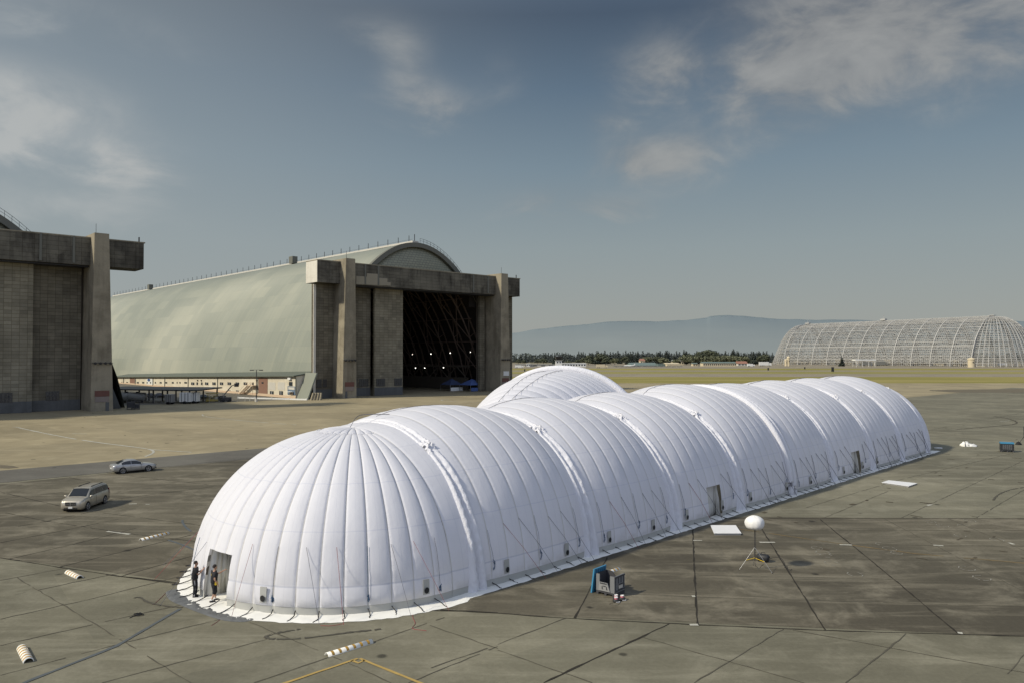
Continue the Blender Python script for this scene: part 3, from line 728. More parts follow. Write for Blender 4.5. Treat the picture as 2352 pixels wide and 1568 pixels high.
ck.inputs['Scale'].default_value = 1; ck.inputs['Brick Width'].default_value = 1.3; ck.inputs['Row Height'].default_value = .8; ck.inputs['Mortar Size'].default_value = .06
ck.inputs['Color1'].default_value = (.20, .20, .14, 1); ck.inputs['Color2'].default_value = (.235, .23, .16, 1); ck.inputs['Mortar'].default_value = (.09, .09, .07, 1)
m_hood = t.done(t.principled(ck.outputs['Color'], .6, 0, .3))
m_arch = simple('grey_arch_band', (.125, .125, .102), .8, 0, .2, .3)
t = NT('lamp_glow'); em = t.n('ShaderNodeEmission'); em.inputs[0].default_value = (1, .95, .85, 1); em.inputs[1].default_value = 5; m_glow = t.done(em)

TC, WR, HR = 32.6, 37.8, 48.7
PZ = 1 / 1.29
def zf(a, H=None): return (H or HR) * max(0, 1 - a * a) ** PZ
def onplane(px, py, O, m):
    d = ray(px, py); ox, oy = O[0] + m * VX.x, O[1] + m * VX.y
    det = d[0] * (-UX.y) + UX.x * d[1]
    s = (ox * (-UX.y) + UX.x * oy) / det; tt = (d[0] * oy - d[1] * ox) / det
    return tt, CAM_H + d[2] * s
def onside(px, py, O, tt):
    d = ray(px, py); ox, oy = O[0] + tt * UX.x, O[1] + tt * UX.y
    det = d[0] * (-VX.y) + VX.x * d[1]
    s = (ox * (-VX.y) + VX.x * oy) / det; m = (d[0] * oy - d[1] * ox) / det
    return m, CAM_H + d[2] * s
def c2(x, y): return ((700 + x / 2.94) * .816667, (640 + y / 2.94) * .816667)
def c1(x, y): return ((x / 2.3056) * .816667, (560 + y / 2.3056) * .816667)
O2 = Vector(G(788, 914)); O3 = Vector(G(240, 943))
def wallquad(mb, x0, x1, y, z0, z1, th=.8):
    """panel in the hangar's own frame facing -y, with metre UVs on its faces"""
    vs = [(x0, y, z0), (x1, y, z0), (x1, y + th, z0), (x0, y + th, z0), (x0, y, z1), (x1, y, z1), (x1, y + th, z1), (x0, y + th, z1)]
    fs = [(0, 1, 5, 4), (1, 2, 6, 5), (2, 3, 7, 6), (3, 0, 4, 7), (3, 2, 1, 0), (4, 5, 6, 7)]
    uv = []
    for f in fs: uv.append([(vs[k][0] + vs[k][1], vs[k][2]) if f not in ((3, 2, 1, 0), (4, 5, 6, 7)) else (vs[k][0], vs[k][1]) for k in f])
    mb.add(vs, fs, uv); return mb
def hangar(name, label, loc, scale, length, leaves, interior):
    o = thing(name, label, 'hangar', loc, A_U); o.scale = (scale,) * 3
    # roof shell
    NA, NM = 44, 56; m0 = 9.6; mb = MB(); ring = []
    for j in range(NA + 1):
        a = -1 + 2 * j / NA; wv = WR * a; ring.append((TC + wv, zf(a)))
    arc = [0]
    for a, b in zip(ring, ring[1:]): arc.append(arc[-1] + math.hypot(b[0] - a[0], b[1] - a[1]))
    vs = []
    for i in range(NM + 1):
        mm = m0 + (length - m0) * i / NM
        for j, (x, z) in enumerate(ring):
            q = .16 * noise.noise(Vector((mm * .06, j * .35, 2)))
            vs.append((x + q * (1 if x > TC else -1), mm, z + q + (1.6 * (i / NM) if j not in (0, NA) else 0)))
    K = NA + 1; fs = []; uvs = []
    for i in range(NM):
        for j in range(NA):
            f = (i * K + j, (i + 1) * K + j, (i + 1) * K + j + 1, i * K + j + 1); fs.append(f)
            aa = [arc[j], arc[j], arc[j + 1], arc[j + 1]]; mmv = [i, i + 1, i + 1, i]
            uvs.append([(m0 + (length - m0) * q / NM, min(s_, arc[-1] - s_)) for q, s_ in zip(mmv, aa)])
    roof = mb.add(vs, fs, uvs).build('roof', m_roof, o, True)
    # added near-black lining that puts deep shade into the hangar interior
    lin = [(TC + (x - TC) * .985, z - .45) for x, z in ring]; ML = [m0 + .3, m0 + .3 + (length - m0) * .5, length - 1.2]
    MB().add([(x, q, z + 1.6 * (q - m0) / (length - m0)) for q in ML for x, z in lin], [(i * K + j, i * K + j + 1, (i + 1) * K + j + 1, (i + 1) * K + j) for i in range(2) for j in range(NA)]).build('added_shade_lining', m_lining, o, True)
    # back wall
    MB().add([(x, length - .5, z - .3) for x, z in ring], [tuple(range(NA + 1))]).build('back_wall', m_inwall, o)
    # gable arch and hood above the door beam
    mb = MB(); n = 40; vo = []; vi = []
    aa = [-.60 + 1.20 * k / n for k in range(n + 1)]
    for a in aa:
        x, z = TC + WR * a, zf(a)
        nx, nzv = 2 * HR * a / WR, 1; L = math.hypot(nx, nzv); nx /= L; nzv /= L
        vo.append((x + nx * .2, z + nzv * .2)); vi.append((x - nx * 1.25, z - nzv * 1.25))
    vs = [(x, 9.0, z) for x, z in vo] + [(x, 9.0, z) for x, z in vi] + [(x, 10.6, z) for x, z in vi] + [(x, 10.6, z) for x, z in vo]; N = n + 1
    fs = []
    for k in range(n):
        fs += [(k, N + k, N + k + 1, k + 1), (N + k, 2 * N + k, 2 * N + k + 1, N + k + 1), (3 * N + k, k, k + 1, 3 * N + k + 1)]
    mb.add(vs, fs).build('gable_arch', m_arch, o)
    mb = MB(); vs = []; fs = []; uvs = []; NR = 12
    for r in range(NR + 1):
        f = r / NR
        for x, z in vi:
            xx = TC + (x - TC) * (1 - f * .02); zz = 34 + (z - 34) * (1 - f)
            vs.append((xx, 10.4 - 3.6 * math.sin(min(1, f * 1.6) * math.pi / 2) * math.cos((x - TC) / 23 * 1.45), zz))
    for r in range(NR):
        for k in range(n):
            f = (r * N + k, (r + 1) * N + k, (r + 1) * N + k + 1, r * N + k + 1); fs.append(f); uvs.append([(vs[q][0], vs[q][2]) for q in f])
    mb.add(vs, fs, uvs).build('gable_hood', m_hood, o, True)
    # door beam, end faces, pillars
    mb = MB(); wallquad(mb, -6.7, 72.4, 3.0, 33.1, 39.3, 6.7); beam_ = mb.build('door_beam', m_beam, o)
    MB().box((-6.74, 6.35, 36.2), (.06, 6.66, 6.16)).build('beam_end_face', m_boxend, beam_)
    MB().box((33, 6.4, 39.45), (79.4, 6.9, .26)).build('coping', m_conc, beam_)
    for k in (4.6, 9.0, 13.6, 51, 57.5): MB().box((k, 2.9, 36.4), (.5, .25, 6.0)).build('pilaster', m_arch, beam_)
    for sx, (b0, b1, t0, t1) in ((0, (-.2, 4.4, .8, 3.8)), (1, (60.5, 65.2, 61.0, 64.0))):
        pl = MB().hexa([(b0, 0, 0), (b1, 0, 0), (b1, 9.6, 0), (b0, 9.6, 0), (t0, 0, 40.3), (t1, 0, 40.3), (t1, 9.6, 40.3), (t0, 9.6, 40.3)]).build('pillar', m_conc, o)
        MB().box(((b0 + b1) / 2, -.05, 4.0), (3.0, .12, 1.3)).build('red_plate', m_red, pl)
        MB().box(((b0 + b1) / 2, -.05, 2.7), (2.8, .12, 1.2)).build('sign_plate', m_plate, pl)
        if sx and interior: MB().box(((b0 + b1) / 2 + .3, -.07, 6.2), (2.5, .12, 1.5)).build('white_plate', MAT['white_paint'], pl)
        MB().box(((b0 + b1) / 2 + (1.1 if sx else -1.1), -.04, 1.0), (.7, .1, 2.0)).build('painted_panel', m_kick, pl)
        mbf = MB()
        for k in range(4):
            xk = (b0 + b1) / 2 - 1.6 + 1.05 * k
            mbf.beam((xk, -.7, 10.8), (xk, -.2, 10.9), .32, 8, .2)
        mbf.beam(((b0 + b1) / 2 - 2.2, -.25, 10.9), ((b0 + b1) / 2 + 2.2, -.25, 10.9), .07).build('flood_light', MAT['dark_metal'], pl)
        MB().beam((t0 + .4, .5, 40.3), (t0 + .4, .5, 42.4), .05).build('lightning_rod', MAT['dark_metal'], pl)
        bb = (b0, -.2) if sx == 0 else (b1, 64.8)
    MB().beam((71.6, 4, 39.5), (71.6, 4, 40.8), .16, 6).build('beacon', MAT['dark_metal'], beam_)
    # sloped buttress beside each outer pillar foot
    for sg, xb in ((-1, -.2), (1, 65.2)):
        MB().hexa([(xb, 6.9, 0), (xb + sg * 3.6, 6.9, 0), (xb + sg * 3.6, 9.4, 0), (xb, 9.4, 0), (xb, 6.9, 9), (xb + sg * .2, 6.9, 9), (xb + sg * .2, 9.4, 9), (xb, 9.4, 9)]).build('buttress', m_kick, o)
    # door leaves
    for (x0, x1, y, m_, wins, kick) in leaves:
        mb = MB(); wallquad(mb, x0, x1, y, .05, 33.0, .9); lf = mb.build('door_leaf', m_, o)
        if kick:
            mb = MB(); wallquad(mb, x0 + .03, x1 - .03, y - .07, .03, 2.5, .06); mb.build('kick_plate', m_kick, lf)
        for (a, b, z0, z1) in wins:
            wn = MB().box(((a + b) / 2, y - .06, (z0 + z1) / 2), (b - a, .14, z1 - z0)).build('window', MAT['window'], lf)
            mbm = MB()
            for q in range(1, 4): mbm.box((a + (b - a) * q / 4, y - .15, (z0 + z1) / 2), (.09, .06, z1 - z0))
            mbm.box(((a + b) / 2, y - .15, (z0 + z1) / 2), (b - a, .05, .08)).build('glazing_bar', MAT['dark_metal'], wn)
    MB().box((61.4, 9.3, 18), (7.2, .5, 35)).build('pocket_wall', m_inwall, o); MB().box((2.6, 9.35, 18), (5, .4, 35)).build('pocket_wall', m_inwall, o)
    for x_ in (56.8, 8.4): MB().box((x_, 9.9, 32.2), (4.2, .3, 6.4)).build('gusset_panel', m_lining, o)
    # door rails in the slot above
    MB().box((33, 6.4, 32.9), (60, 5, .3)).build('rail_soffit', MAT['dark_metal'], o)
    # ridge walkway with posts
    L = length
    mb = MB(); mb.hexa([(TC - 1.5, 10, HR + .25), (TC + .9, 10, HR + .25), (TC + .9, L, HR + 1.85), (TC - 1.5, L, HR + 1.85), (TC - 1.5, 10, HR + .85), (TC + .9, 10, HR + .85), (TC + .9, L, HR + 2.45), (TC - 1.5, L, HR + 2.45)])
    wk = mb.build('ridge_walkway', MAT['pale'], o)
    mb = MB(); k = 0; mm = 12
    while mm < L:
        z = HR + .8 + 1.6 * (mm - 10) / (L - 10); mb.beam((TC - 1.5, mm, z), (TC - 1.5, mm, z + 1.9), .10); mm += 6.2
    mb.beam((TC - 1.5, 10, HR + 1.3), (TC - 1.5, L, HR + 2.9), .035).build('railing', MAT['dark_metal'], wk)
    for mm in (92, 268):
        z = HR + .6 + 1.6 * mm / L; MB().box((TC - 2.2, mm, z + 1.0), (2.2, 3.2, 2.8)).build('roof_vent', m_arch, o)
    # stair rail down the right slope of the gable arch, seen above the beam
    mb = MB()
    for k in range(15):
        a = .04 + .52 * k / 14; x, z = TC + WR * a, zf(a) + .4
        mb.beam((x, 10, z), (x, 10, z + 1.5), .05)
        if k:
            mb.beam(pv, (x, 10, z + 1.5), .05); mb.beam((pv[0], 10, pv[2] - .7), (x, 10, z + .8), .04)
        pv = (x, 10, z + 1.5)
    mb.build('stair_railing', MAT['dark_metal'], o)
    MB().beam((TC, 11, HR + .6), (TC, 11, HR + 3.2), .12, 6).build('ridge_beacon', MAT['dark_metal'], o)
    if interior:
        for mm in range(16, 170, 9):
            mb = MB(); pts = []; p2 = []
            for k in range(25):
                a = -.98 + 1.96 * k / 24
                pts.append((TC + (WR - 1.2) * a, mm, zf(a, HR - 1.2) + .05)); p2.append((TC + (WR - 4.2) * a, mm, zf(a, HR - 4.6) + .05))
            for a, b in zip(pts, pts[1:]): mb.beam(a, b, .30)
            for a, b in zip(p2, p2[1:]): mb.beam(a, b, .26)
            for k in range(24): mb.beam(pts[k], p2[k + (k % 2)], .14)
            mb.build('arch_truss', m_inner, o)
        mb = MB()
        for a in (.35, .5, .62, .74, .85, .94):
            x, z = TC + (WR - 2) * a, zf(a, HR - 2); mb.beam((x, 14, z), (x, 168, z), .22)
        mb.build('purlin', m_inner, o)
        mb = MB()
        for mm in range(16, 150, 18):
            for a, b in ((.3, .62), (.62, .85), (.85, .97)):
                for s, e in ((mm, mm + 9), (mm + 9, mm)):
                    A = (TC + (WR - 3.5) * a, s, zf(a, HR - 3.5)); B = (TC + (WR - 3.5) * b, e, zf(b, HR - 3.5)); mb.beam(A, B, .2)
        mb.build('cross_bracing', m_inner, o)
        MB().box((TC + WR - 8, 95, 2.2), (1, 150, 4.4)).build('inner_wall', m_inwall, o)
        mb = MB()
        for k in range(12): mb.beam((TC + WR - 8.6, 20 + k * 11, 4.4), (TC + WR - 8.6, 25.5 + k * 11, 8.4), .2); mb.beam((TC + WR - 8.6, 31 + k * 11, 4.4), (TC + WR - 8.6, 25.5 + k * 11, 8.4), .2)
        mb.beam((TC + WR - 8.6, 18, 8.4), (TC + WR - 8.6, 170, 8.4), .35).build('mezzanine_frame', m_inwall, o)
        for (x, y) in [(1353, 1047), (1505, 1042), (1665, 1035), (1834, 1028), (1378, 1158), (1454, 1158), (1609, 1154)]:
            m_, z_ = onside(*c2(x, y), O2, 65)
            MB().lathe([(.02, -.17), (.12, -.12), (.17, 0), (.12, .12), (.02, .17)], (65, m_, z_), 8).build('lamp', m_glow, o)
    return o
LV2 = [(-6.4, 2.0, 6.0, m_leafd, [(-5.2, -3.6, 3.1, 5.4), (-3.2, -1.9, 3.1, 5.4)], True), (4.4, 14.2, 8.2, m_leafd, [(6.0, 9.6, 2.9, 5.2), (10.2, 13.4, 2.9, 5.2)], True), (14.4, 24.8, 6.2, m_leaf, [(15.0, 18.2, 2.9, 5.2), (21.6, 24.5, 2.9, 5.2)], True),
       (57.3, 59.6, 7.2, m_leafd, [], False), (59.9, 60.6, 8.4, m_leafd, [], False), (65.0, 72.0, 6.5, m_leafd, [(66.5, 71.5, 2.6, 5.0)], True)]
h2 = hangar('airship_hangar', 'huge concrete hangar with green curved roof and half open doors in the centre distance', O2, 1.0, 345, LV2, True)
# painted out patch on the beam: stepped shape of four flush pieces
def bt(x): return onplane(*c2(x, 420), O2, 2.9)[0]
def bz(x, y): return onplane(*c2(x, y), O2, 2.9)[1]
beam2 = [c for c in h2.children if c.name.startswith('door_beam')][0]
pt = [(887, 403), (975, 407), (975, 380), (1075, 385), (1075, 418), (1145, 423), (1145, 452), (1172, 455), (1172, 482), (887, 470)]
MB().extrude([(bt(x), 2.97, bz(x, y)) for x, y in pt][::-1], (0, -.1, 0)).build('render_patch', m_patch, beam2)
# added pale strip: sun on the left leaf's edge put into the colour
MB().box((-6.0, 5.85, 16.4), (.75, .25, 32.6)).build('sunlit_edge_strip', m_boxend, h2)
S3 = .97
O3b = O3 - UX * (63.4 * S3)
LV3 = [(62.4 - 16 - 2.9, 62.4 - 11.9, 6.2, m_leaf, [(62.4 - 18.2 + .2, 62.4 - 15.8, 2.3, 4.4)], True)]
LV3 = [(30, 43.2, 8.2, m_leafd, [(33, 36, 2.3, 4.4)], True), (43.4, 50.3, 6.2, m_leaf, [(43.9, 46.6, 2.4, 4.5)], True), (50.5, 60.3, 8.0, m_leafd, [(53.3, 56, 2.4, 4.5)], True), (20, 29.8, 6.2, m_leaf, [], True), (4.4, 19.8, 8.2, m_leafd, [], True)]
HR = 46.9
h3 = hangar('airship_hangar', 'dark concrete hangar front cut by the left edge of the photo with doors closed', O3b, S3, 330, LV3, False)

# ------------------------------------------------------------------ two storey annex along the green roof
ann = thing('annex_building', 'long cream two storey lean-to with many windows along the green hangar roof', 'building', O2, A_U)
m_annex = concrete_mat('cream_annex_wall', (.56, .51, .395), (.45, .40, .30), None, .4, (.62, .57, .45))
m_pink = simple('pinkish_plinth', (.50, .38, .26), .85, 0, .12, .3)
m_brick = simple('red_brick_panel', (.20, .115, .08), .9, 0, .2, 1.2)
m_aroof = simple('annex_green_roof', (.105, .118, .092), .7, 0, .15, .2)
TA = -10.6
def CR(x, y): return ((300 + x / 3.92) * .816667, (1000 + y / 3.92) * .816667)
def am(x, y): return onside(*CR(x, y), O2, TA)
def eave(m): return 6.35 - (m - 8) * .0212
M0, M1 = 8.0, 186.0
MB().hexa([(TA, M0, 0), (-4, M0, 0), (-4, M1, 0), (TA, M1, 0), (TA, M0, eave(M0)), (-4.1, M0, eave(M0) + 1.0), (-4.1, M1, eave(M1) + 1.0), (TA, M1, eave(M1))]).build('wall', m_annex, ann)
MB().hexa([(TA - .9, M0 - .4, eave(M0)), (-4.0, M0 - .4, eave(M0) + 1.15), (-4.0, M1, eave(M1) + 1.15), (TA - .9, M1, eave(M1)), (TA - .9, M0 - .4, eave(M0) + .25), (-4.0, M0 - .4, eave(M0) + 1.4), (-4.0, M1, eave(M1) + 1.4), (TA - .9, M1, eave(M1) + .25)]).build('roof', m_aroof, ann)
MB().hexa([(TA - .12, M0 - .1, 0), (TA, M0 - .1, 0), (TA, M1, 0), (TA - .12, M1, 0), (TA - .12, M0 - .1, .75), (TA, M0 - .1, .75), (TA, M1, .55), (TA - .12, M1, .55)]).build('plinth', m_pink, ann)
def aside(name, x0, x1, y0, y1, m, off=.05, bars=False):
    ma, za = am(x1, y1); mb_, zb = am(x0, y0)
    za, zb = min(za, zb), max(za, zb); za = max(za, .3)
    o = MB().box((TA - off / 2, (ma + mb_) / 2, (za + zb) / 2), (off, abs(mb_ - ma), zb - za)).build(name, m, ann)
    if bars: MB().box((TA - off - .02, (ma + mb_) / 2, (za + zb) / 2), (.04, .12, zb - za)).build('mullion', MAT['white_paint'], o)
    return o
for x, wd_ in ((950, 34), (1000, 15), (1050, 15), (1104, 35), (1185, 35), (1268, 35), (1354, 38), (1442, 38), (1532, 40), (1613, 18)): aside('window', x - wd_ / 2, x + wd_ / 2, 288, 319, MAT['window'], .09, wd_ > 20)
for x in (1050, 1104, 1185, 1268, 1354, 1442): aside('window', x - 13, x + 13, 376, 410, MAT['window'], .09, True)
for x in (1822, 1925): aside('window', x - 20, x + 20, 384, 428, MAT['window'], .09, True)
aside('window', 2012, 2050, 283, 328, MAT['window'], .09); aside('air_conditioner', 2010, 2040, 232, 263, MAT['white_paint'], .5)
for x, wd_ in ((115, 18), (168, 12), (227, 18), (345, 22), (404, 22), (448, 10), (485, 10), (538, 12), (597, 22), (658, 18), (730, 20), (778, 8), (810, 12), (872, 28)): aside('window', x - wd_ / 2, x + wd_ / 2, 284, 302, MAT['window'], .09)
for x in (658, 735): aside('window', x - 14, x + 14, 366, 398, MAT['window'], .09)
aside('brick_panel', 257, 318, 243, 316, m_brick, .07); aside('brick_panel', 1677, 1775, 236, 423, m_brick, .07); aside('window', 1712, 1732, 286, 303, MAT['window'], .14)
for x in (1822, 1925): aside('pale_panel', x - 38, x + 38, 286, 375, MAT['pale'], .04)
aside('pale_panel', 443, 508, 245, 318, MAT['white_paint'], .04)
# round blue emblem on the white panel and the blue entrance surround
m_blue = simple('blue_paint', (.03, .07, .20), .6); m_bluegrey = simple('blue_grey_paint_trim', (.10, .14, .19), .6)
ma, za = am(467, 264); mb = MB()
mb.add([(TA - .1, ma + .9 * math.cos(k * math.pi / 8) * 1.9, za + .55 * math.sin(k * math.pi / 8)) for k in range(16)], [tuple(range(16))]); mb.build('round_emblem', m_blue, ann)
mb = MB(); mb.add([(TA - .12, ma + 1.0 * (.55 if k % 2 else 1) * math.cos(k * math.pi / 5 + .3), za + .3 * (.5 if k % 2 else 1) * math.sin(k * math.pi / 5 + .3)) for k in range(10)], [tuple(range(10))]); mb.build('emblem_star', m_bluegrey, ann)
aside('entrance_surround', 2000, 2086, 331, 430, m_bluegrey, .16); aside('entrance_sign', 2010, 2078, 340, 372, MAT['pale'], .22); aside('entrance_door', 2026, 2062, 392, 428, m_pink, .24); aside('door_awning', 2020, 2068, 388, 396, MAT['white_paint'], 1.2)
aside('wall_lamp', 1655, 1665, 262, 272, MAT['dark_metal'], .3)
aside('white_notice', 1137, 1174, 336, 372, MAT['white_paint'], .08)
for x in (188, 318, 512, 642, 900, 1225, 1668, 2088): aside('drain_pipe', x - 2, x + 2, 240, 418, m_arch, .18)
for x in (1006, 1046): aside('wall_lamp', x - 4, x + 4, 262, 276, MAT['dark_metal'], .25)
# external stair
ma, za = am(1510, 455); mb_, zb = am(1600, 352); st_ = MB()
for k in range(12):
    f = k / 11; st_.box((TA - .9, ma + (mb_ - ma) * f, .1 + 2.9 * f), (1.1, abs(mb_ - ma) / 11, .14))
st_.box((TA - .9, mb_ - 2.2, 3.05), (1.4, 4.6, .15))
for sx in (-1.5, -.35): st_.beam((TA + sx, ma, .15), (TA + sx, mb_, 3.0), .12); st_.beam((TA + sx, ma, 1.1), (TA + sx, mb_, 4.0), .05)
for k in (0, 2.2, 4.2): st_.beam((TA - 1.5, mb_ - k, 0), (TA - 1.5, mb_ - k, 4.0), .06)
st_.beam((TA - 1.5, mb_, 4.0), (TA - 1.5, mb_ - 4.4, 4.0), .05).build('stair', m_pink, ann)
MB().hexa([(TA + .02, M0 - 6.8, .02), (-7.8, M0 - 6.8, 7.4), (-7.8, M0 - .45, 7.4), (TA + .02, M0 - .45, .02), (TA + .4, M0 - 6.8, .02), (-7.4, M0 - 6.8, 7.4), (-7.4, M0 - .45, 7.4), (TA + .4, M0 - .45, .02)]).build('sloped_end_cladding', m_roof, ann)
# ------------------------------------------------------------------ bare steel airship hangar far right
m_skel = simple('weathered_white_steel', (.37, .365, .34), .7, 0, .15, .05)
m_skel_shade = simple('shaded_steel', (.27, .27, .255), .7, 0, .15, .05)  # same steel darkened: shade in the colour for inner frames and one side
A1 = Vector(G(1851, 746, 60)); B1 = Vector(G(2283, 727, 60)); ax1 = (B1 - A1); ax1.z = 0; LEN1 = ax1.length; ax1.normalize()
mid1 = (A1 + B1) / 2; mid1.z = 0
h1 = thing('skeleton_hangar', 'vast bare steel skeleton of a rounded hangar on the horizon at right', 'hangar', mid1, math.atan2(ax1.y, ax1.x))
def h1w(z): 
    f = max(0, min(1, z / 60)); return 48 * (1 - f ** 1.75) ** (1 / 1.85)
ZL = [0, 4, 8, 12, 16.5, 21, 25.5, 30, 34.5, 39, 43, 47, 50.5, 53.5, 56, 58, 59.3, 60]
def h1ring(x, sgn, off=0): return [Vector((x, sgn * max(0, h1w(z) - off), max(0, z - off * .6))) for z in ZL]
HX = LEN1 / 2
for sgn in (-1, 1):
    nb = 11; main = MB(); sec = MB(); pur = MB(); dia = MB(); inn = MB()
    for i in range(nb + 1):
        x = -HX + LEN1 * i / nb; rg = h1ring(x, sgn); ri = h1ring(x, sgn, 5)
        for a, b in zip(rg, rg[1:]): main.beam(a, b, .70)
        for a, b in zip(ri, ri[1:]): main.beam(a, b, .4)
        for k in range(len(ZL) - 1): main.beam(rg[k], ri[k + 1], .22); main.beam(ri[k], rg[k + 1], .22)
        if i < nb:
            for q in range(1, 10):
                xx = x + LEN1 / nb * q / 10; r2 = h1ring(xx, sgn)
                for a, b in zip(r2, r2[1:]): sec.beam(a, b, .24 if q != 5 else .38)
            x1 = x + LEN1 / nb; rn = h1ring(x1, sgn); rni = h1ring(x1, sgn, 5)
            for k in (2, 5, 9, 12, 14):
                dia.beam(rg[k], rn[k + 2 if k + 2 < len(ZL) else k], .2); dia.beam(rn[k], rg[k + 2 if k + 2 < len(ZL) else k], .2)
            for q in range(6):
                xa, xb = x + LEN1 / nb * q / 6, x + LEN1 / nb * (q + 1) / 6
                for k in (1, 2, 3, 5, 7, 9, 11, 13):
                    zz = ZL[k]; zz2 = ZL[k + 1]
                    a = Vector((xa if q % 2 else xb, sgn * h1w(zz), zz)); b = Vector((xb if q % 2 else xa, sgn * h1w(zz2), zz2)); dia.beam(a, b, .24)
            for k in range(1, len(ZL), 2): inn.beam(ri[k], rni[k], .4)
            for k in (1, 3, 5, 7): inn.beam(ri[k], rni[k + 2], .2); inn.beam(rni[k], ri[k + 2], .2)
    for k, z in enumerate(ZL[1:]):
        pur.beam((-HX, sgn * h1w(z), z), (HX, sgn * h1w(z), z), .5 if k in (1, 2, 6, 10, 13) else .3)
    for z in (6, 10, 14, 18.7, 23, 28, 32, 37, 41, 45, 49, 51.8, 54.7, 57, 58.7):
        pur.beam((-HX, sgn * h1w(z), z), (HX, sgn * h1w(z), z), .24)
    # walkway gallery two thirds down
    pur.beam((-HX, sgn * (h1w(25) + .5), 24.5), (HX, sgn * (h1w(25) + .5), 24.5), .5)
    main.build('arch_frame', m_skel, h1); sec.build('rafter', m_skel if sgn > 0 else m_skel_shade, h1); pur.build('purlin', m_skel, h1); dia.build('bracing', m_skel_shade, h1); inn.build('inner_truss', m_skel_shade, h1)
mb = MB(); mb.beam((-HX, 0, 60.2), (HX, 0, 60.2), .7); mb.beam((-HX, -2, 61), (HX, -2, 61), .15)
for k in range(40): mb.beam((-HX + LEN1 * k / 39, -2, 60), (-HX + LEN1 * k / 39, -2, 61), .12)
mb.build('ridge_walkway', m_skel, h1)
for x_, hh in ((-HX + 4, 5), (-8, 7), (HX - 2, 2)):
    mb = MB(); mb.box((x_, 0, 60.9 + hh * .18), (7, 5, hh * .35)); mb.beam((x_, 0, 61), (x_, 0, 61 + hh), .3).build('ridge_cabin', m_skel, h1)
for sgn in (-1, 1):           # rounded door leaves at both ends
    mer = MB(); lat = mer; CL = 50
    A = [(-90 + 180 * k / 26) for k in range(27)]
    def cp(al, z, off=0):
        rr = max(0, 48 * max(0, 1 - z / 60) ** .37 - off); return Vector((sgn * (HX + rr / 48 * CL * math.cos(R_(al))), rr * math.sin(R_(al)), z))
    for q, al in enumerate(A):
        pts = [cp(al, z) for z in ZL]
        for a, b in zip(pts, pts[1:]): mer.beam(a, b, .45 if q % 5 == 0 else .32)
        if q % 2 == 0:
            pi_ = [cp(al, z, 3.5) for z in ZL]
            for a, b in zip(pi_, pi_[1:]): mer.beam(a, b, .25)
            for k in range(len(ZL) - 1): mer.beam(pts[k], pi_[k + 1], .14)
    for z in ZL[1:-1] + [6, 10, 14, 18.7, 23, 28, 32, 37, 41, 45]:
        for a, b in zip(A, A[1:]): lat.beam(cp(a, z), cp(b, z), .32)
    mer.build('end_door_lattice', m_skel, h1)
m_h1low = simple('pale_low_wall', (.42, .38, .29), .85, 0, .2, .08)
mb = MB()
for k in range(15):
    x = -HX + LEN1 * (k + .5) / 15; hgt = random.choice([3.5, 5, 6.5, 7.5]); mb.box((x, -34 + random.uniform(-4, 6), hgt / 2), (LEN1 / 15 * random.uniform(.5, .85), 6, hgt))
mb.build('low_inner_building', m_h1low, h1)
MB().box((0, 0, .3), (LEN1 + 40, 80, .5)).build('floor_slab', m_h1low, h1)
def P1(x, y): return h2120(x, y)
def gfar(x, y, Y0): px, _ = P1(x, y); return (ray(px, 818)[0] / ray(px, 818)[1] * Y0, Y0, 0)
for (x, lab, r, h) in ((280, 'short cream round tank tower at the left end of the steel skeleton', 1.7, 9), (302, 'tall cream round tank tower at the left end of the steel skeleton', 2.0, 12.5), (1893, 'stout cream tank tower with a domed cap before the right part of the steel skeleton', 3.6, 11)):
    g = gfar(x, 540, 850 if x > 1000 else 960); o = thing('tank_tower', lab, 'tower', g)
    MB().lathe([(r, 0), (r, h * .78), (r * .96, h * .8)], (0, 0, 0), 18).build('shaft', MAT['cream'], o, False)
    MB().lathe([(r * 1.12, h * .78), (r * 1.12, h * .84), (r * .8, h * .92), (.2, h)], (0, 0, 0), 18).build('cap', MAT['cream'], o)
    MB().box((0, -r, h * .5), (r * .4, .3, h * .1)).build('window', MAT['window'], o)
g = gfar(765, 545, 930); trk, crn = conifer_meshes(20, 4.6, m_con); o = thing('conifer_tree', 'lone dark pointed conifer in front of the steel skeleton hangar', 'tree', g); trk.build('trunk', m_bark, o); crn.build('crown', m_con, o); o.scale = (.7, .7, .70)
g = gfar(958, 545, 900); o = thing('open_canopy', 'white flat canopy on posts in front of the steel skeleton hangar', 'canopy', g)
MB().box((0, 0, 8), (24, 10, 1.6)).build('roof', MAT['white_paint'], o)
for k in range(4):
    for s in (-1, 1): MB().beam((-11 + 7.3 * k, s * 4.5, 0), (-11 + 7.3 * k, s * 4.5, 7.3), .25).build('post', MAT['white_paint'], o)
m_trl = simple('grey_trailer', (.17, .17, .15), .7)
far_truck('dark grey trailer under the white canopy by the steel skeleton', 985, 548, 16, 5, m_trl, 'trailer_truck', 'truck', None, P1)
far_truck('dark grey trailer right of the white canopy by the steel skeleton', 1115, 546, 17, 6, m_trl, 'trailer_truck', 'truck', None, P1)
far_truck('boxy grey plant trailer below the middle of the steel skeleton', 1500, 543, 17, 6, MAT['pale'], 'trailer_truck', 'truck', None, P1)
far_truck('long white lorry below the right end of the steel skeleton', 2160, 535, 12, 4, None, 'white_lorry', 'truck', None, P1)
far_truck('white lorry left of the steel skeleton by the trees', 108, 547, 12, 5, None, 'white_lorry', 'truck', None, P1)
far_truck('short grey truck between the two trailers and the middle of the skeleton', 1230, 546, 9, 5, m_trl, 'grey_truck', 'truck', None, P1)

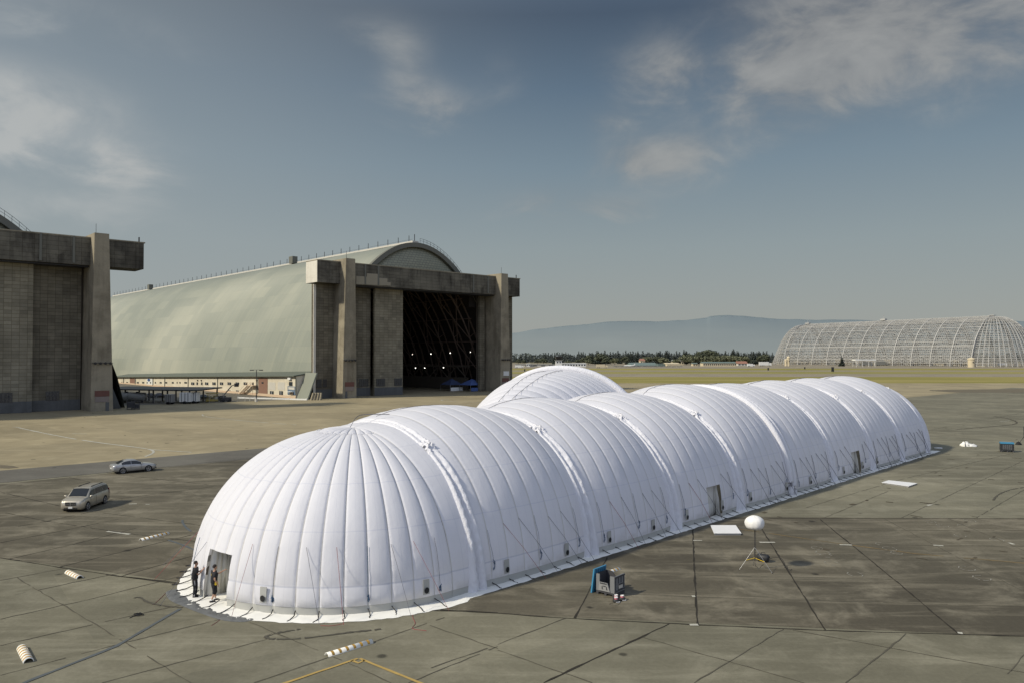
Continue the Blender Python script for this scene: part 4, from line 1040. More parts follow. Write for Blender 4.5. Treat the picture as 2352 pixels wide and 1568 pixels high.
# ------------------------------------------------------------------ yard between the two hangars
sheet('yard', [(O2 + UX * -60 + VX * 8)[:2], (O2 + UX * -1 + VX * 3)[:2], (O2 + UX * -10.7 + VX * 200)[:2], (O2 + UX * -60 + VX * 200)[:2]], .012, m_yard)
def YG(x, y): return Vector(G(*CR(x, y)))
# carport
a = YG(205, 512); b = YG(985, 522); d = (b - a); d.z = 0; Lc = d.length; d.normalize()
cpt = thing('carport', 'long dark flat roofed carport on posts between the two hangars', 'carport', (a + b) / 2, math.atan2(d.y, d.x))
MB().hexa([(-Lc / 2 - 8, -1.5, 3.3), (Lc / 2 + 1.2, -1.5, 3.2), (Lc / 2 + 1.2, 10, 3.5), (-Lc / 2 - 8, 10, 3.5), (-Lc / 2 - 8, -1.5, 3.6), (Lc / 2 + 1.2, -1.5, 3.5), (Lc / 2 + 1.2, 10, 3.8), (-Lc / 2 - 8, 10, 3.8)]).build('roof', MAT['dark_metal'], cpt)
for k in range(6):
    for y_ in (0, 9.5): MB().beam((-Lc / 2 + Lc * k / 5, y_, 0), (-Lc / 2 + Lc * k / 5, y_, 3.3), .2).build('post', MAT['dark_metal'], cpt)
# storage tanks
for x, lab in ((225, 'grey horizontal storage tank at the left end of the carport, left one'), (335, 'grey horizontal storage tank at the left end of the carport, right one')):
    g = YG(x, 515); o = thing('storage_tank', lab, 'tank', g, .2)
    MB().tube([(-2.3, 0, 1.5), (-2.0, 0, 1.5), (2.0, 0, 1.5), (2.3, 0, 1.5)], [.7, 1.15, 1.15, .7], 16).build('vessel', simple('grey_tank', (.20, .20, .18), .5), o, True)
    for s in (-1.4, 1.4): MB().box((s, 0, .35), (.4, 1.8, .7)).build('saddle', MAT['dark_metal'], o)
    MB().beam((0, 0, 2.6), (0, 0, 2.9), .3, 8).build('manhole', MAT['dark_metal'], o)
# white box trailers
def trailer(x0, x1, y, h, lab, m, nm='box_trailer'):
    a, b = YG(x0, y), YG(x1, y); c = (a + b) / 2; L = (b - a).length; o = thing(nm, lab, 'trailer', c, math.atan2((b - a).y, (b - a).x))
    MB().box((0, 1.1, .55 + h / 2), (L, 2.2, h)).build('cargo_box', m, o)
    for k in (-.08, .08):
        for s in (-.02, 2.22): MB().beam((L * k, s - .1, .35), (L * k, s + .1, .35), .35, 10).build('wheel', MAT['black_rubber'], o)
    for k in (-.3, .02, .3): MB().box((L * k, -.03, .55 + h / 2), (.12, .06, h * .95)).build('door_post', MAT['dark_metal'], o)
    MB().box((L * .62, 1.1, .5), (L * .25, .12, .12)).build('tow_bar', MAT['dark_metal'], o)
    return o
trailer(800, 920, 528, 2.3, 'white box trailer with dark door posts, left of the pair by the carport', MAT['white_paint'])
trailer(925, 992, 524, 2.3, 'shorter white box trailer at the right end of the carport', MAT['white_paint'])
trailer(640, 715, 535, 2.0, 'small grey caged trailer left of the white box trailers', MAT['steel'], 'cage_trailer')
# chain link fence
def fence(a, b, h, lab):
    a, b = Vector(a), Vector(b); d = b - a; L = d.length; o = thing('chain_link_fence', lab, 'fence', a, math.atan2(d.y, d.x))
    n = max(2, int(L / 2.8))
    for k in range(n + 1): MB().beam((L * k / n, 0, 0), (L * k / n, 0, h), .05).build('post', MAT['steel'], o)
    mb = MB()
    for z in (.1, h): mb.beam((0, 0, z), (L, 0, z), .03)
    k = 0
    while k < L - h: 
        mb.beam((k, .0, .05), (k + h, .0, h), .012, 3); mb.beam((k + h, .0, .05), (k, .0, h), .012, 3); k += .45
    mb.build('mesh', MAT['steel'], o); return o
fence(YG(410, 522), YG(640, 525), 2.2, 'grey chain link fence under the carport front')
fence(YG(1130, 515), YG(1445, 500), 2.2, 'chain link fence around the yellow yard machinery')
# yard machinery
m_yel = simple('yellow_plant', (.36, .27, .05), .6)
g = YG(1160, 505); o = thing('scissor_platform', 'yellow framed access platform inside the yard fence', 'work platform', g, .5)
mb = MB()
for k in range(4): mb.beam((-1.4, -.5, .6 + .4 * k), (1.4, -.5, 1.0 + .4 * k), .05); mb.beam((1.4, -.5, .6 + .4 * k), (-1.4, -.5, 1.0 + .4 * k), .05)
mb.build('scissor_arm', m_yel, o); MB().box((0, 0, .45), (3, 1.3, .5)).build('base', m_yel, o); MB().box((0, 0, 2.3), (3, 1.3, .15)).build('platform', m_yel, o)
for s in (-1, 1):
    for q in (-.5, .5): MB().beam((s, q - .1, .22), (s, q + .1, .22), .22, 8).build('wheel', MAT['black_rubber'], o)
g = YG(1245, 500); o = thing('generator', 'dark generator set beside the yellow platform in the yard', 'machine', g, .4)
MB().box((0, 0, .9), (3.2, 1.6, 1.2)).build('housing', MAT['dark_metal'], o); MB().beam((.8, 0, 1.5), (.8, 0, 2.2), .09).build('exhaust', MAT['steel'], o); MB().box((-.9, -.82, .95), (.8, .06, .6)).build('panel', MAT['white_paint'], o)
g = YG(1310, 505); o = thing('boom_lift', 'dark boom lift with its arm raised in the yard', 'machine', g, .7)
MB().box((0, 0, .8), (2.6, 1.7, .9)).build('chassis', MAT['dark_metal'], o)
MB().beam((-1, 0, 1.2), (1.6, 0, 4.2), .16).build('arm', MAT['dark_metal'], o); MB().beam((1.6, 0, 4.2), (2.6, 0, 4.6), .12).build('jib', MAT['dark_metal'], o); MB().box((2.9, 0, 4.4), (.9, .9, .9)).build('basket', MAT['dark_metal'], o)
for s in (-.9, .9):
    for q in (-.8, .8): MB().beam((s, q - .12, .4), (s, q + .12, .4), .4, 8).build('wheel', MAT['black_rubber'], o)
# lamp post
g = YG(1650, 503); o = thing('lamp_post', 'tall dark lamp post with twin heads in front of the annex', 'lamp post', g)
ztop = CAM_H + ray(*CR(1650, 152))[2] * g.y / ray(*CR(1650, 152))[1]
MB().beam((0, 0, .8), (0, 0, ztop), .14, 8, .09).build('post', MAT['dark_metal'], o); MB().beam((0, 0, 0), (0, 0, .8), .35, 10).build('base', MAT['pale'], o)
MB().beam((-1.3, 0, ztop), (1.3, 0, ztop), .06).build('arm', MAT['dark_metal'], o)
for s in (-1, 1): MB().box((s * 1.25, 0, ztop - .08), (.9, .5, .22)).build('lamp_head', MAT['dark_metal'], o)
# white kerb and gate posts along the annex yard
a, b = YG(1450, 466), YG(2205, 487); d = b - a; o = thing('white_kerb', 'long low white kerb rail along the foot of the annex', 'kerb', a, math.atan2(d.y, d.x))
MB().box((d.length / 2, 0, .2), (d.length, .3, .4)).build('rail', MAT['white_paint'], o)
for k in range(5): MB().box((d.length * k / 4, -.02, .25), (.3, .4, .5)).build('post', MAT['white_paint'], o)
a, b = YG(1525, 500), YG(1632, 500); d = b - a; o = thing('pipe_gate', 'low white pipe gate left of the lamp post', 'gate', a, math.atan2(d.y, d.x))
for k in range(3): MB().beam((d.length * k / 2, 0, 0), (d.length * k / 2, 0, 1.1), .07).build('post', MAT['pale'], o)
MB().beam((0, 0, 1.05), (d.length, 0, 1.05), .06).build('rail', MAT['pale'], o)
# concrete barriers by the big pillar
for k, (x, lab) in enumerate(((2262, 'leaning concrete barrier at the foot of the left hangar pillar, leftmost'), (2287, 'leaning concrete barrier at the foot of the left hangar pillar, second'), (2318, 'leaning concrete barrier at the foot of the left hangar pillar, third'), (2345, 'leaning concrete barrier at the foot of the left hangar pillar, rightmost'))):
    g = YG(x, 485); o = MB().hexa([(-.35, -.6, 0), (.35, -.6, 0), (.35, .6, 0), (-.35, .6, 0), (.25, -.5, 2.0), (.55, -.5, 2.0), (.55, .5, 2.0), (.25, .5, 2.0)]).build('concrete_barrier', m_conc); o.location = g; o.rotation_euler = (0, 0, .5 + k * .2); tag(o, lab, 'barrier')
# dark crates beside the near pillar
for x, y, h, lab in ((268, 590, 2.6, 'dark steel rack beside the near concrete pillar, taller one'), (318, 588, 1.8, 'low dark crate beside the near concrete pillar')):
    g = YG(x, y); o = thing('crate_rack', lab, 'crate', g, .4); 
    mb = MB()
    for sx in (-.8, .8):
        for sy in (-.6, .6): mb.beam((sx, sy, 0), (sx, sy, h), .06)
    for z in (.15, h * .5, h):
        for sy in (-.6, .6): mb.beam((-.8, sy, z), (.8, sy, z), .05)
        for sx in (-.8, .8): mb.beam((sx, -.6, z), (sx, .6, z), .05)
    mb.build('frame', MAT['dark_metal'], o); MB().box((0, 0, h * .42), (1.4, 1.0, h * .5)).build('box', MAT['black_plastic'], o)
# pop-up tents inside the hangar, white and blue clutter
def popup(x, y, wpx, lab, mroof, side):
    g = Vector(G(*(lambda a, b: ((1100 + a / 6.1895) * .816667, (1040 + b / 6.1895) * .816667))(x, y))); o = thing('canopy_tent', lab, 'tent', g, A_U)
    s = wpx / 6.1895 * .816667 * g.y / F_PX / 2 * 1.1
    MB().hexa([(-s, -s, 2.2), (s, -s, 2.2), (s, s, 2.2), (-s, s, 2.2), (-.1, -.1, 4.2), (.1, -.1, 4.2), (.1, .1, 4.2), (-.1, .1, 4.2)]).build('roof', mroof, o)
    for a in (-1, 1):
        for b in (-1, 1): MB().beam((a * s * .96, b * s * .96, 0), (a * s * .96, b * s * .96, 2.25), .06).build('leg', MAT['steel'], o)
    MB().box((0, -s * .98, .7), (s * 1.8, .06, 1.2)).build('side_panel', side, o)
m_navy = simple('navy_canvas', (.035, .05, .10), .8); m_bl2 = simple('blue_canvas', (.06, .10, .24), .8)
popup(1055, 358, 260, 'dark canopy tent with white side sheets inside the open hangar', m_navy, MAT['white_paint'])
popup(1405, 362, 290, 'blue canopy tent inside the open hangar near the right pillar', m_bl2, m_bl2)
# barrels / white bins near the right door edge
for x, lab in ((1628, 'white bin by the right door rails inside the hangar, left of two'), (1690, 'white bin by the right door rails inside the hangar, right of two')):
    g = Vector(G((1100 + x / 6.1895) * .816667, (1040 + 352 / 6.1895) * .816667)); o = thing('wheelie_bin', lab, 'bin', g, A_U)
    MB().box((0, 0, 1.2), (1.5, 1.2, 2.3), 0, 1.1).build('body', MAT['pale'], o); MB().box((0, 0, 2.45), (1.8, 1.4, .2)).build('lid', MAT['white_paint'], o)
# parked dark cars under the carport and right of it are built with the cars below
# ------------------------------------------------------------------ white inflatable tent
AX = Vector((.6912, .7227, 0)); LF = Vector((-.7227, .6912, 0)); RT = -LF
W0 = 8.55
T0 = Vector(G(1090, 1356)) + LF * W0; T0.z = 0
TROT = math.atan2(AX.y, AX.x)
tent = thing('inflatable_tent', 'huge white ribbed inflatable tent of domed tunnel sections across the middle', 'inflatable tent', T0, TROT)
def fabric(name, col=(.77, .77, .80), trans=.28, lines=True, bs=.32):
    t = NT(name); u = t.n('ShaderNodeUVMap'); sp = t.n('ShaderNodeSeparateXYZ'); t.l(u.outputs[0], sp.inputs[0])
    o = t.coord('Object'); n = t.noise(o, .5, 5, .6); n2 = t.noise(o, 3.5, 4, .65, .3)
    c = t.mix(t.math('MULTIPLY', t.sstep(n, .35, .7), .35), col, tuple(k * .93 for k in col))
    if lines:
        fu = t.math('FRACT', sp.outputs[0]); fv = t.math('FRACT', t.math('DIVIDE', sp.outputs[1], 2.55))
        seam = t.math('MINIMUM', fu, t.math('SUBTRACT', 1.0, fu))
        c = t.mix(t.math('MULTIPLY', t.sstep(seam, .040, .012), .55), c, (.50, .48, .40))
        mid = t.math('ABSOLUTE', t.math('SUBTRACT', fu, .5)); c = t.mix(t.math('MULTIPLY', t.sstep(mid, .022, .006), .16), c, (.45, .47, .55))
        hv = t.math('ABSOLUTE', t.math('SUBTRACT', fv, .5)); c = t.mix(t.math('MULTIPLY', t.sstep(hv, .016, .004), .30), c, (.50, .53, .64))
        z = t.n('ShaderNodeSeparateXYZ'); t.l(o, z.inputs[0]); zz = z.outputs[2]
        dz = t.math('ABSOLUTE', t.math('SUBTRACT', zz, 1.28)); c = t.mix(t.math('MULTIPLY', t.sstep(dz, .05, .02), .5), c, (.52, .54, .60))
    h_ = t.math('ADD', t.math('MULTIPLY', n2, .5), t.noise(t.coord('Object', (1, 1, .55)), 1.3, 4, .6, .8))
    if lines:
        um = t.n('ShaderNodeMapping'); um.inputs['Scale'].default_value = (2.2, 4.5, 1); t.l(u.outputs[0], um.inputs[0])
        pk = t.noise(um.outputs[0], 1.0, 4, .65, .4)
        h_ = t.math('ADD', h_, t.math('MULTIPLY', t.math('MULTIPLY', pk, t.sstep(seam, .30, .02)), 1.6))
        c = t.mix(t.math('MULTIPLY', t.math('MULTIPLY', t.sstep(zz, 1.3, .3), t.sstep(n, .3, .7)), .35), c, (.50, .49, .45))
        c = t.mix(t.math('MULTIPLY', t.sstep(t.noise(o, .22, 5, .65, .6), .52, .72), .30), c, (.60, .61, .66))
    if not lines: h_ = t.math('ADD', h_, t.math('MULTIPLY', t.noise(t.coord('Object', (1, 1, 1)), 4.5, 5, .7, 1.2), 1.2))
    p = t.principled(c, .6, 0, .25, h_, bs, .06)
    tr = t.n('ShaderNodeBsdfTranslucent'); t.l(c, tr.inputs[0])
    mx = t.n('ShaderNodeMixShader'); mx.inputs[0].default_value = trans
    t.l(p.outputs[0], mx.inputs[1]); t.l(tr.outputs[0], mx.inputs[2]); return t.done(mx)
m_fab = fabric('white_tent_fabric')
m_flap = fabric('white_crinkled_cover', (.76, .76, .785), .2, False, .7)
m_band = simple('pale_grey_vinyl', (.36, .36, .33), .6, 0, .08, .8)
m_inner_grey = simple('grey_inner_fabric', (.58, .57, .52), .75, 0, .08, .8)
m_rope_d = simple('dark_rope', (.11, .11, .13), .9); m_rope_r = simple('red_rope', (.24, .06, .06), .9); m_rope_b = simple('blue_rope', (.04, .085, .15), .9)

SK = [0, 9.5, 19.0, 28.4, 37.9, 47.3, 58.0, 67.6, 77.6, 79.8]
HJ = [8.1, 8.05, 8.05, 8.2, 8.75, 8.45, 8.5, 8.55, 8.55, 8.5]
HMID = [8.85, 8.95, 9.05, 9.45, 9.3, 9.36, 9.4, 9.45, 9.0]
PE = 2.12
def env(s):
    """half width, height, tube coordinate, tube amplitude at station s"""
    if s < 0: f = (s + 1.5) / 1.5; return W0 + .02, 7.9 + (HJ[0] - 7.9) * f, (s + 1.5) / 1.5, .10
    for k in range(len(SK) - 1):
        if s <= SK[k + 1] + 1e-6:
            L = SK[k + 1] - SK[k]; f = (s - SK[k]) / L; N = max(1, round(L / 1.19))
            e = math.sin(math.pi * max(0, min(1, f))) ** .62 if L > 4 else 0
            hj = HJ[k] * (1 - f) + HJ[k + 1] * f
            return W0 - .10 + .34 * e, hj + (HMID[k] - hj) * e, f * N, .070
    return W0, 8.8, 0, 0
def scallop(q, A):
    f = q - math.floor(q); return A * (math.sqrt(max(0, 1 - (2 * f - 1) ** 2)) - .3)
ROWZ = [0, .2, .38, .39, .8, 1.2, 1.28, 1.36, 1.9, 2.38, 3.1]
def rows(H, n=30):
    """profile angles from the right base over the ridge to the left base"""
    a = [math.asin((z / H) ** (PE / 2)) for z in ROWZ]
    top = [a[-1] + (math.pi / 2 - a[-1]) * k / n for k in range(1, n + 1)]
    h = a + top
    return h + [math.pi - q for q in h[-2::-1]]
def prof(phi, Wd, Hh):
    c, s = math.cos(phi), math.sin(phi)
    return (abs(c) ** (2 / PE)) * (1 if c >= 0 else -1) * Wd, (max(0, s) ** (2 / PE)) * Hh
def damp(z): return (1 - .6 * math.exp(-((z - 1.28) / .10) ** 2)) * (.65 if z < .385 else 1) * (1 if z > .3 else .8)
def pt(s, phi, extra=0.0, ENV=env):
    Wd, Hh, q, A = ENV(s); x0, z0 = prof(phi, Wd, Hh); b = scallop(q, A) * damp(z0) + extra
    k = math.hypot(math.cos(phi) / Wd, math.sin(phi) / Hh) * 8.6
    x, z = x0 + b * math.cos(phi) / max(k, .3), z0 + b * math.sin(phi) / max(k, .3)
    sag = .03 * noise.noise(Vector((s * .5, phi * 3, 1)))
    return Vector((s, -(x + sag * math.cos(phi)), max(0, z + sag * math.sin(phi)) if z0 > 0 else 0))
def tunnel(stations, ENV, parent, name, hole=None, PT=None):
    P_ = PT or (lambda s, ph: pt(s, ph, 0, ENV))
    vs = []; uvc = []; zz0 = []
    for s in stations:
        Wd, Hh, q, A = ENV(s); rr = rows(Hh); prev = None; arc = 0
        for ph in rr:
            v = P_(s, ph)
            if prev is not None: arc += (v - prev).length
            prev = v; vs.append(v); uvc.append((q, arc))
    K = len(rows(9)); f1 = []; u1 = []; f2 = []; u2 = []
    for i in range(len(stations) - 1):
        for j in range(K - 1):
            f = (i * K + j, (i + 1) * K + j, (i + 1) * K + j + 1, i * K + j + 1)
            c = (vs[f[0]] + vs[f[1]] + vs[f[2]] + vs[f[3]]) / 4
            if hole and hole(c): continue
            low = (j < 2 or j >= K - 3)
            qa, qb = uvc[f[0]][0], uvc[f[1]][0]
            if qb < qa: qb = math.floor(qa) + 1
            uu = [(qa, uvc[f[0]][1]), (qb, uvc[f[1]][1]), (qb, uvc[f[2]][1]), (qa, uvc[f[3]][1])]
            (f2 if low else f1).append(f); (u2 if low else u1).append(uu)
    def mk(fs, us, nm, m, par):
        used = sorted({k for f in fs for k in f}); mp = {k: i for i, k in enumerate(used)}
        return MB().add([vs[k] for k in used], [tuple(mp[k] for k in f) for f in fs], us).build(nm, m, par, True)
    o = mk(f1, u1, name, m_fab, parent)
    runs = []; cur = {}
    for f, u in zip(f2, u2):
        side = f[0] % K < 3
        i = f[0] // K; r_ = cur.get(side)
        if r_ is None or i - r_[2] > 1: r_ = [[], [], i]; runs.append(r_); cur[side] = r_
        r_[0].append(f); r_[1].append(u); r_[2] = i
    for fs_, us_, _ in runs: mk(fs_, us_, 'base_band', m_band, o)
    return o
# flank doorways
def local(p): d = Vector(p) - T0; return Vector((d.dot(AX), d.dot(LF), p[2] if len(p) > 2 else 0))
DOORS = []
for (pa, pb) in (((1599, 1190), (1633, 1181)), ((1948, 1092), (1967, 1086))):
    la, lb = local(G(*pa)), local(G(*pb)); DOORS.append(((la.x + lb.x) / 2, max(.62, abs(lb.x - la.x) / 2)))
DH = 2.42
def hole_main(c): return c.y < 0 and c.z < DH and any(abs(c.x - d) < hw for d, hw in DOORS)
for k in range(len(SK) - 1):
    L = SK[k + 1] - SK[k]; N = max(1, round(L / 1.19)); st = []
    for i in range(N):
        for q in (0, .05, .15, .28, .42, .58, .72, .85, .95): st.append(SK[k] + L * (i + q) / N)
    st.append(SK[k + 1])
    tunnel(st, env, tent, 'tunnel_section', hole_main)
tunnel([-1.5 + 1.5 * q for q in (0, .05, .15, .28, .42, .58, .72, .85, .95, 1)], env, tent, 'collar_section')
# far end wall
rr = rows(8.8); mb = MB(); ring = [pt(79.8, p) for p in rr]; n = len(ring)
vs = ring + [Vector((79.8 + .9, p.y * .6, p.z * .6)) for p in ring] + [Vector((80.9, 0, 3))]
mb.add(vs, [(i, i + 1, n + i + 1, n + i) for i in range(n - 1)] + [(n + i, n + i + 1, 2 * n) for i in range(n - 1)]).build('end_wall', m_flap, tent, True)
# end dome
CXD = -1.5; NG = 24; HD = 7.9; AD = R_(-4.9); DHW = .98
def dome_pt(al, phi, extra=0.0):
    r, z = prof(phi, W0 + .02, HD); q = (al + math.pi / 2) / math.pi * NG
    A = .125 * min(1, r / 4.5); b = scallop(q, A)
    if r < 2.1:
        q2 = q / 2; b = scallop(q2, .12) * min(1, r / 1.2) - .09 * math.exp(-((r - 1.95) / .12) ** 2)
    b = b * damp(z) + extra
    return Vector((CXD - math.cos(al) * (r + b * math.cos(phi)), math.sin(al) * (r + b * math.cos(phi)), max(0, z + b * math.sin(phi)) if z > 0 else 0))
als = []
for i in range(NG):
    for q in (0, .05, .15, .28, .42, .58, .72, .85, .95): als.append(-math.pi / 2 + math.pi * (i + q) / NG)
als.append(math.pi / 2)
hh = [math.asin((z / HD) ** (PE / 2)) for z in ROWZ]; hh += [hh[-1] + (math.pi / 2 - hh[-1]) * k / 40 for k in range(1, 41)]
K = len(hh); vs = [dome_pt(al, ph) for al in als for ph in hh]; f1, u1, f2, u2, f3, u3 = [], [], [], [], [], []
arcs = [0]
for a, b in zip(hh, hh[1:]): arcs.append(arcs[-1] + (dome_pt(.1, b) - dome_pt(.1, a)).length)
for i in range(len(als) - 1):
    for j in range(K - 1):
        f = (i * K + j, i * K + j + 1, (i + 1) * K + j + 1, (i + 1) * K + j)
        c = (vs[f[0]] + vs[f[2]]) / 2
        if c.z < 2.40 and abs((als[i] + als[i + 1]) / 2 - AD) * W0 < DHW: continue
        qa = (als[i] + math.pi / 2) / math.pi * NG; qb = (als[i + 1] + math.pi / 2) / math.pi * NG
        top = j > K - 14 and math.hypot(vs[f[0]].x - CXD, vs[f[0]].y) < 2.05
        if top: qa /= 2; qb /= 2
        lowk = (f2 if als[i] < AD else f3) if j < 2 else f1; lowu = (u2 if als[i] < AD else u3) if j < 2 else u1
        lowk.append(f); lowu.append([(qa, arcs[j]), (qa, arcs[j + 1]), (qb, arcs[j + 1]), (qb, arcs[j])])
def sub(vs, fs, us, nm, m, par):
    used = sorted({k for f in fs for k in f}); mp = {k: i for i, k in enumerate(used)}
    return MB().add([vs[k] for k in used], [tuple(mp[k] for k in f) for f in fs], us).build(nm, m, par, True)
dome = sub(vs, f1, u1, 'end_dome', m_fab, tent); sub(vs, f2, u2, 'base_band', m_band, dome); sub(vs, f3, u3, 'base_band', m_band, dome)
# puffed ring where the gores stop short of the apex
mb = MB()
for i in range(12):
    a0 = -math.pi / 2 + math.pi * i / 12; pts = []
    for q in range(9):
        al = a0 + math.pi / 12 * q / 8; r_ = 1.95 + .16 * math.sin(math.pi * q / 8)
        ph = math.acos(min(1, (r_ / W0) ** (PE / 2))); pts.append(dome_pt(al, ph, .03))
    mb.tube(pts, .014, 5)
mb.build('apex_seam', m_flap, dome)
# dome doorway: quilted grey passage behind the opening
od = Vector((-math.cos(AD), math.sin(AD), 0)); td = Vector((-od.y, od.x, 0)); dc = Vector((CXD, 0, 0)) + od * W0
def door_pass(name, centre, outv, tanv, hw, hgt, depth, inset):
    """quilted grey passage walls and a closed inner panel behind an opening in the sloping skin"""
    mb = MB(); n = 6; up = Vector((0, 0, 1))
    for k in range(n):       # back panel of upright tubes
        x = -hw + 2 * hw * (k + .5) / n
        c = centre - outv * depth + tanv * x; q = hw / n
        mb.tube([c, c + up * .9, c + up * .94, c + up * 1.0, c + up * (hgt + .1)], [q * 1.12, q * 1.15, q * .95, q * 1.12, q * 1.1], 10)
    nd = 4
    for sg in (-1, 1):
        for k in range(nd):
            f = (k + .5) / nd; q = depth / nd / 2 * 1.1
            c = centre - outv * (q + (depth - q) * f) + tanv * sg * (hw + q * .8); t2 = centre - outv * (inset + q + (depth - inset - q) * f) + tanv * sg * (hw + q * .8) + up * (hgt + .05)
            mb.tube([c, c.lerp(t2, .5) + outv * .05, t2], [q, q, q * .8], 10)
    for k in range(nd):
        f = (k + .5) / nd; q = (depth - inset) / nd / 2 * 1.2
        c = centre - outv * (inset + q + .05 + (depth - inset - q) * f) + up * (hgt + q * .7); mb.tube([c - tanv * hw, c + tanv * hw], q, 8)
    for sg in (-1, 1):
        e = tanv * sg * (hw + depth / nd * .62); a = centre - outv * .12 + e; b = centre - outv * (depth + .1) + e
        mb.add([a, b, b + up * (hgt + .2), a - outv * inset + up * (hgt + .2)], [(0, 1, 2, 3)])
    dp = mb.build(name, m_inner_grey, tent, True)
    return dp
door_pass('doorway', dc, od, td, DHW, 2.30, 1.5, .42)
for d, hw in DOORS: door_pass('doorway', Vector((d, -(W0 + .1), 0)), Vector((0, -1, 0)), Vector((1, 0, 0)), hw, DH, .75, .42)

# ray march to the skin of the tent for the small fittings
def inside(p):
    if p.z < 0: return True
    if p.x < CXD:
        r = math.hypot(p.x - CXD, p.y); return (r / (W0 + .1)) ** PE + (p.z / (HD + .1)) ** PE < 1
    if p.x > 79.8: return False
    Wd, Hh, q, A = env(p.x); return (abs(p.y) / (Wd + .1)) ** PE + (p.z / (Hh + .1)) ** PE < 1
def hit(px, py):
    d = Vector(ray(px, py)); t_ = 25.0
    while t_ < 160:
        w_ = Vector((0, 0, CAM_H)) + d * t_; l = Vector(((w_ - T0).dot(AX), (w_ - T0).dot(LF), w_.z))
        if inside(l): return l
        t_ += .03
    return None
def outward(l):
    if l.x < CXD: return Vector((l.x - CXD, l.y, 0)).normalized()
    return Vector((0, 1 if l.y > 0 else -1, 0))
def C2(x, y): return ((440 + x / 2.45) * .816667, (1140 + y / 2.45) * .816667)
def C3(x, y): return ((1260 + x / 2.6138) * .816667, (1060 + y / 2.6138) * .816667)
def C4(x, y): return ((2000 + x / 2.6136) * .816667, (1040 + y / 2.6136) * .816667)
for p in [C2(738, 1330), C2(1857, 1260), C3(430, 1395), C3(871, 1270), C3(1184, 1178), C3(1507, 1085), C3(1755, 1015), C3(2015, 935), C4(289, 930), C4(554, 880), C4(730, 820), C4(974, 735), C4(1113, 690), C4(1220, 655)]:
    l = hit(*p); 
    if l is None: continue
    o_ = outward(l); tn = Vector((-o_.y, o_.x, 0)); c = l + o_ * .03; up = Vector((0, 0, 1))
    z0 = .52; pts = [c + tn * sx * .17 + up * (zz - l.z) - o_ * max(0, (zz - .9) * .10) for sx, zz in ((-1, z0), (1, z0), (1, z0 + .72), (-1, z0 + .72))]
    pl = MB().extrude(pts, o_ * .03).build('vent_panel', m_band, tent)
    cc = c + o_ * .035 + up * (z0 + .20 - l.z); mb = MB()
    mb.add([cc + o_ * .03 + tn * .13 * math.cos(k * math.pi / 8) + up * .15 * math.sin(k * math.pi / 8) for k in range(16)] + [cc + o_ * .035], [(k, (k + 1) % 16, 16) for k in range(16)]).build('vent_hole', MAT['black_rubber'], pl)
# joint covers: wrinkled sleeves over each joint
def flap(sk, parent, wide=1.15, ENV=env, name='joint_cover', seed=0):
    mb = MB(); NC = 18; vs = []; Hh = ENV(sk)[1]; ph_list = [-.02 + 1.78 * k / 200 for k in range(201)]
    knot = 1.02 + .05 * (seed % 3)
    for k, ph in enumerate(ph_list):
        f = max(0, ph) / 1.6; wd = wide * (1 - .58 * min(1, f * 1.15)) * (1 + .18 * math.exp(-ph / .12)); kn = math.exp(-((ph - knot) / .05) ** 2)
        wd *= 1 - .35 * kn
        for j in range(NC + 1):
            c = j / NC; s = sk + .12 + (c - .5) * wd + .10 * noise.noise(Vector((ph * 2.2, sk, 5)))
            Wd, Hq, _, _ = ENV(max(-1.4, min(79.7, s))); x0, z0 = prof(max(0, ph), Wd, Hq)
            edge = math.sin(math.pi * c); lobes = abs(math.sin(2 * math.pi * c * .98 + .05)) ** .7
            wr = noise.noise(Vector((ph * 9, c * 3.0, sk))) * .10 + noise.noise(Vector((ph * 30, c * 6 + ph * 9, sk + 3))) * .12 + noise.noise(Vector((ph * 60, c * 9 - ph * 9, sk + 8))) * .05
            off = -.04 + (.10 + .25 * lobes * (1 - .72 * min(1, f * 1.2))) * min(1, edge * 2.2) * (1 - .35 * f) + wr * edge * (.55 - .2 * f) + .30 * kn * noise.noise(Vector((c * 9, ph * 60, sk))) + .13 * kn
            if ph < .14: off += .05 * (1 - ph / .14) * edge
            vs.append(Vector((s, -(x0 + off * math.cos(max(0, ph))), max(.03 if ph <= 0 else .03, z0 + off * math.sin(max(0, ph))))))
    n = NC + 1
    fs = [(k * n + j, k * n + j + 1, (k + 1) * n + j + 1, (k + 1) * n + j) for k in range(len(ph_list) - 1) for j in range(NC)]
    return mb.add(vs, fs).build(name, m_flap, parent, True)
for i, s in enumerate(SK[:-1]):
    if i == 4: continue
    flap(s, tent, 1.2 if i < 3 else 1.05, seed=i)
for ds in (-.38, .30):
    mb = MB(); pts = []
    for k in range(70):
        ph = .0 + 2.6 * k / 69; pts.append(pt(SK[4] + ds * (1 - .1 * math.sin(ph)), ph, .12))
    mb.tube(pts, .30, 12).build('ring_tube', m_flap, tent, True)
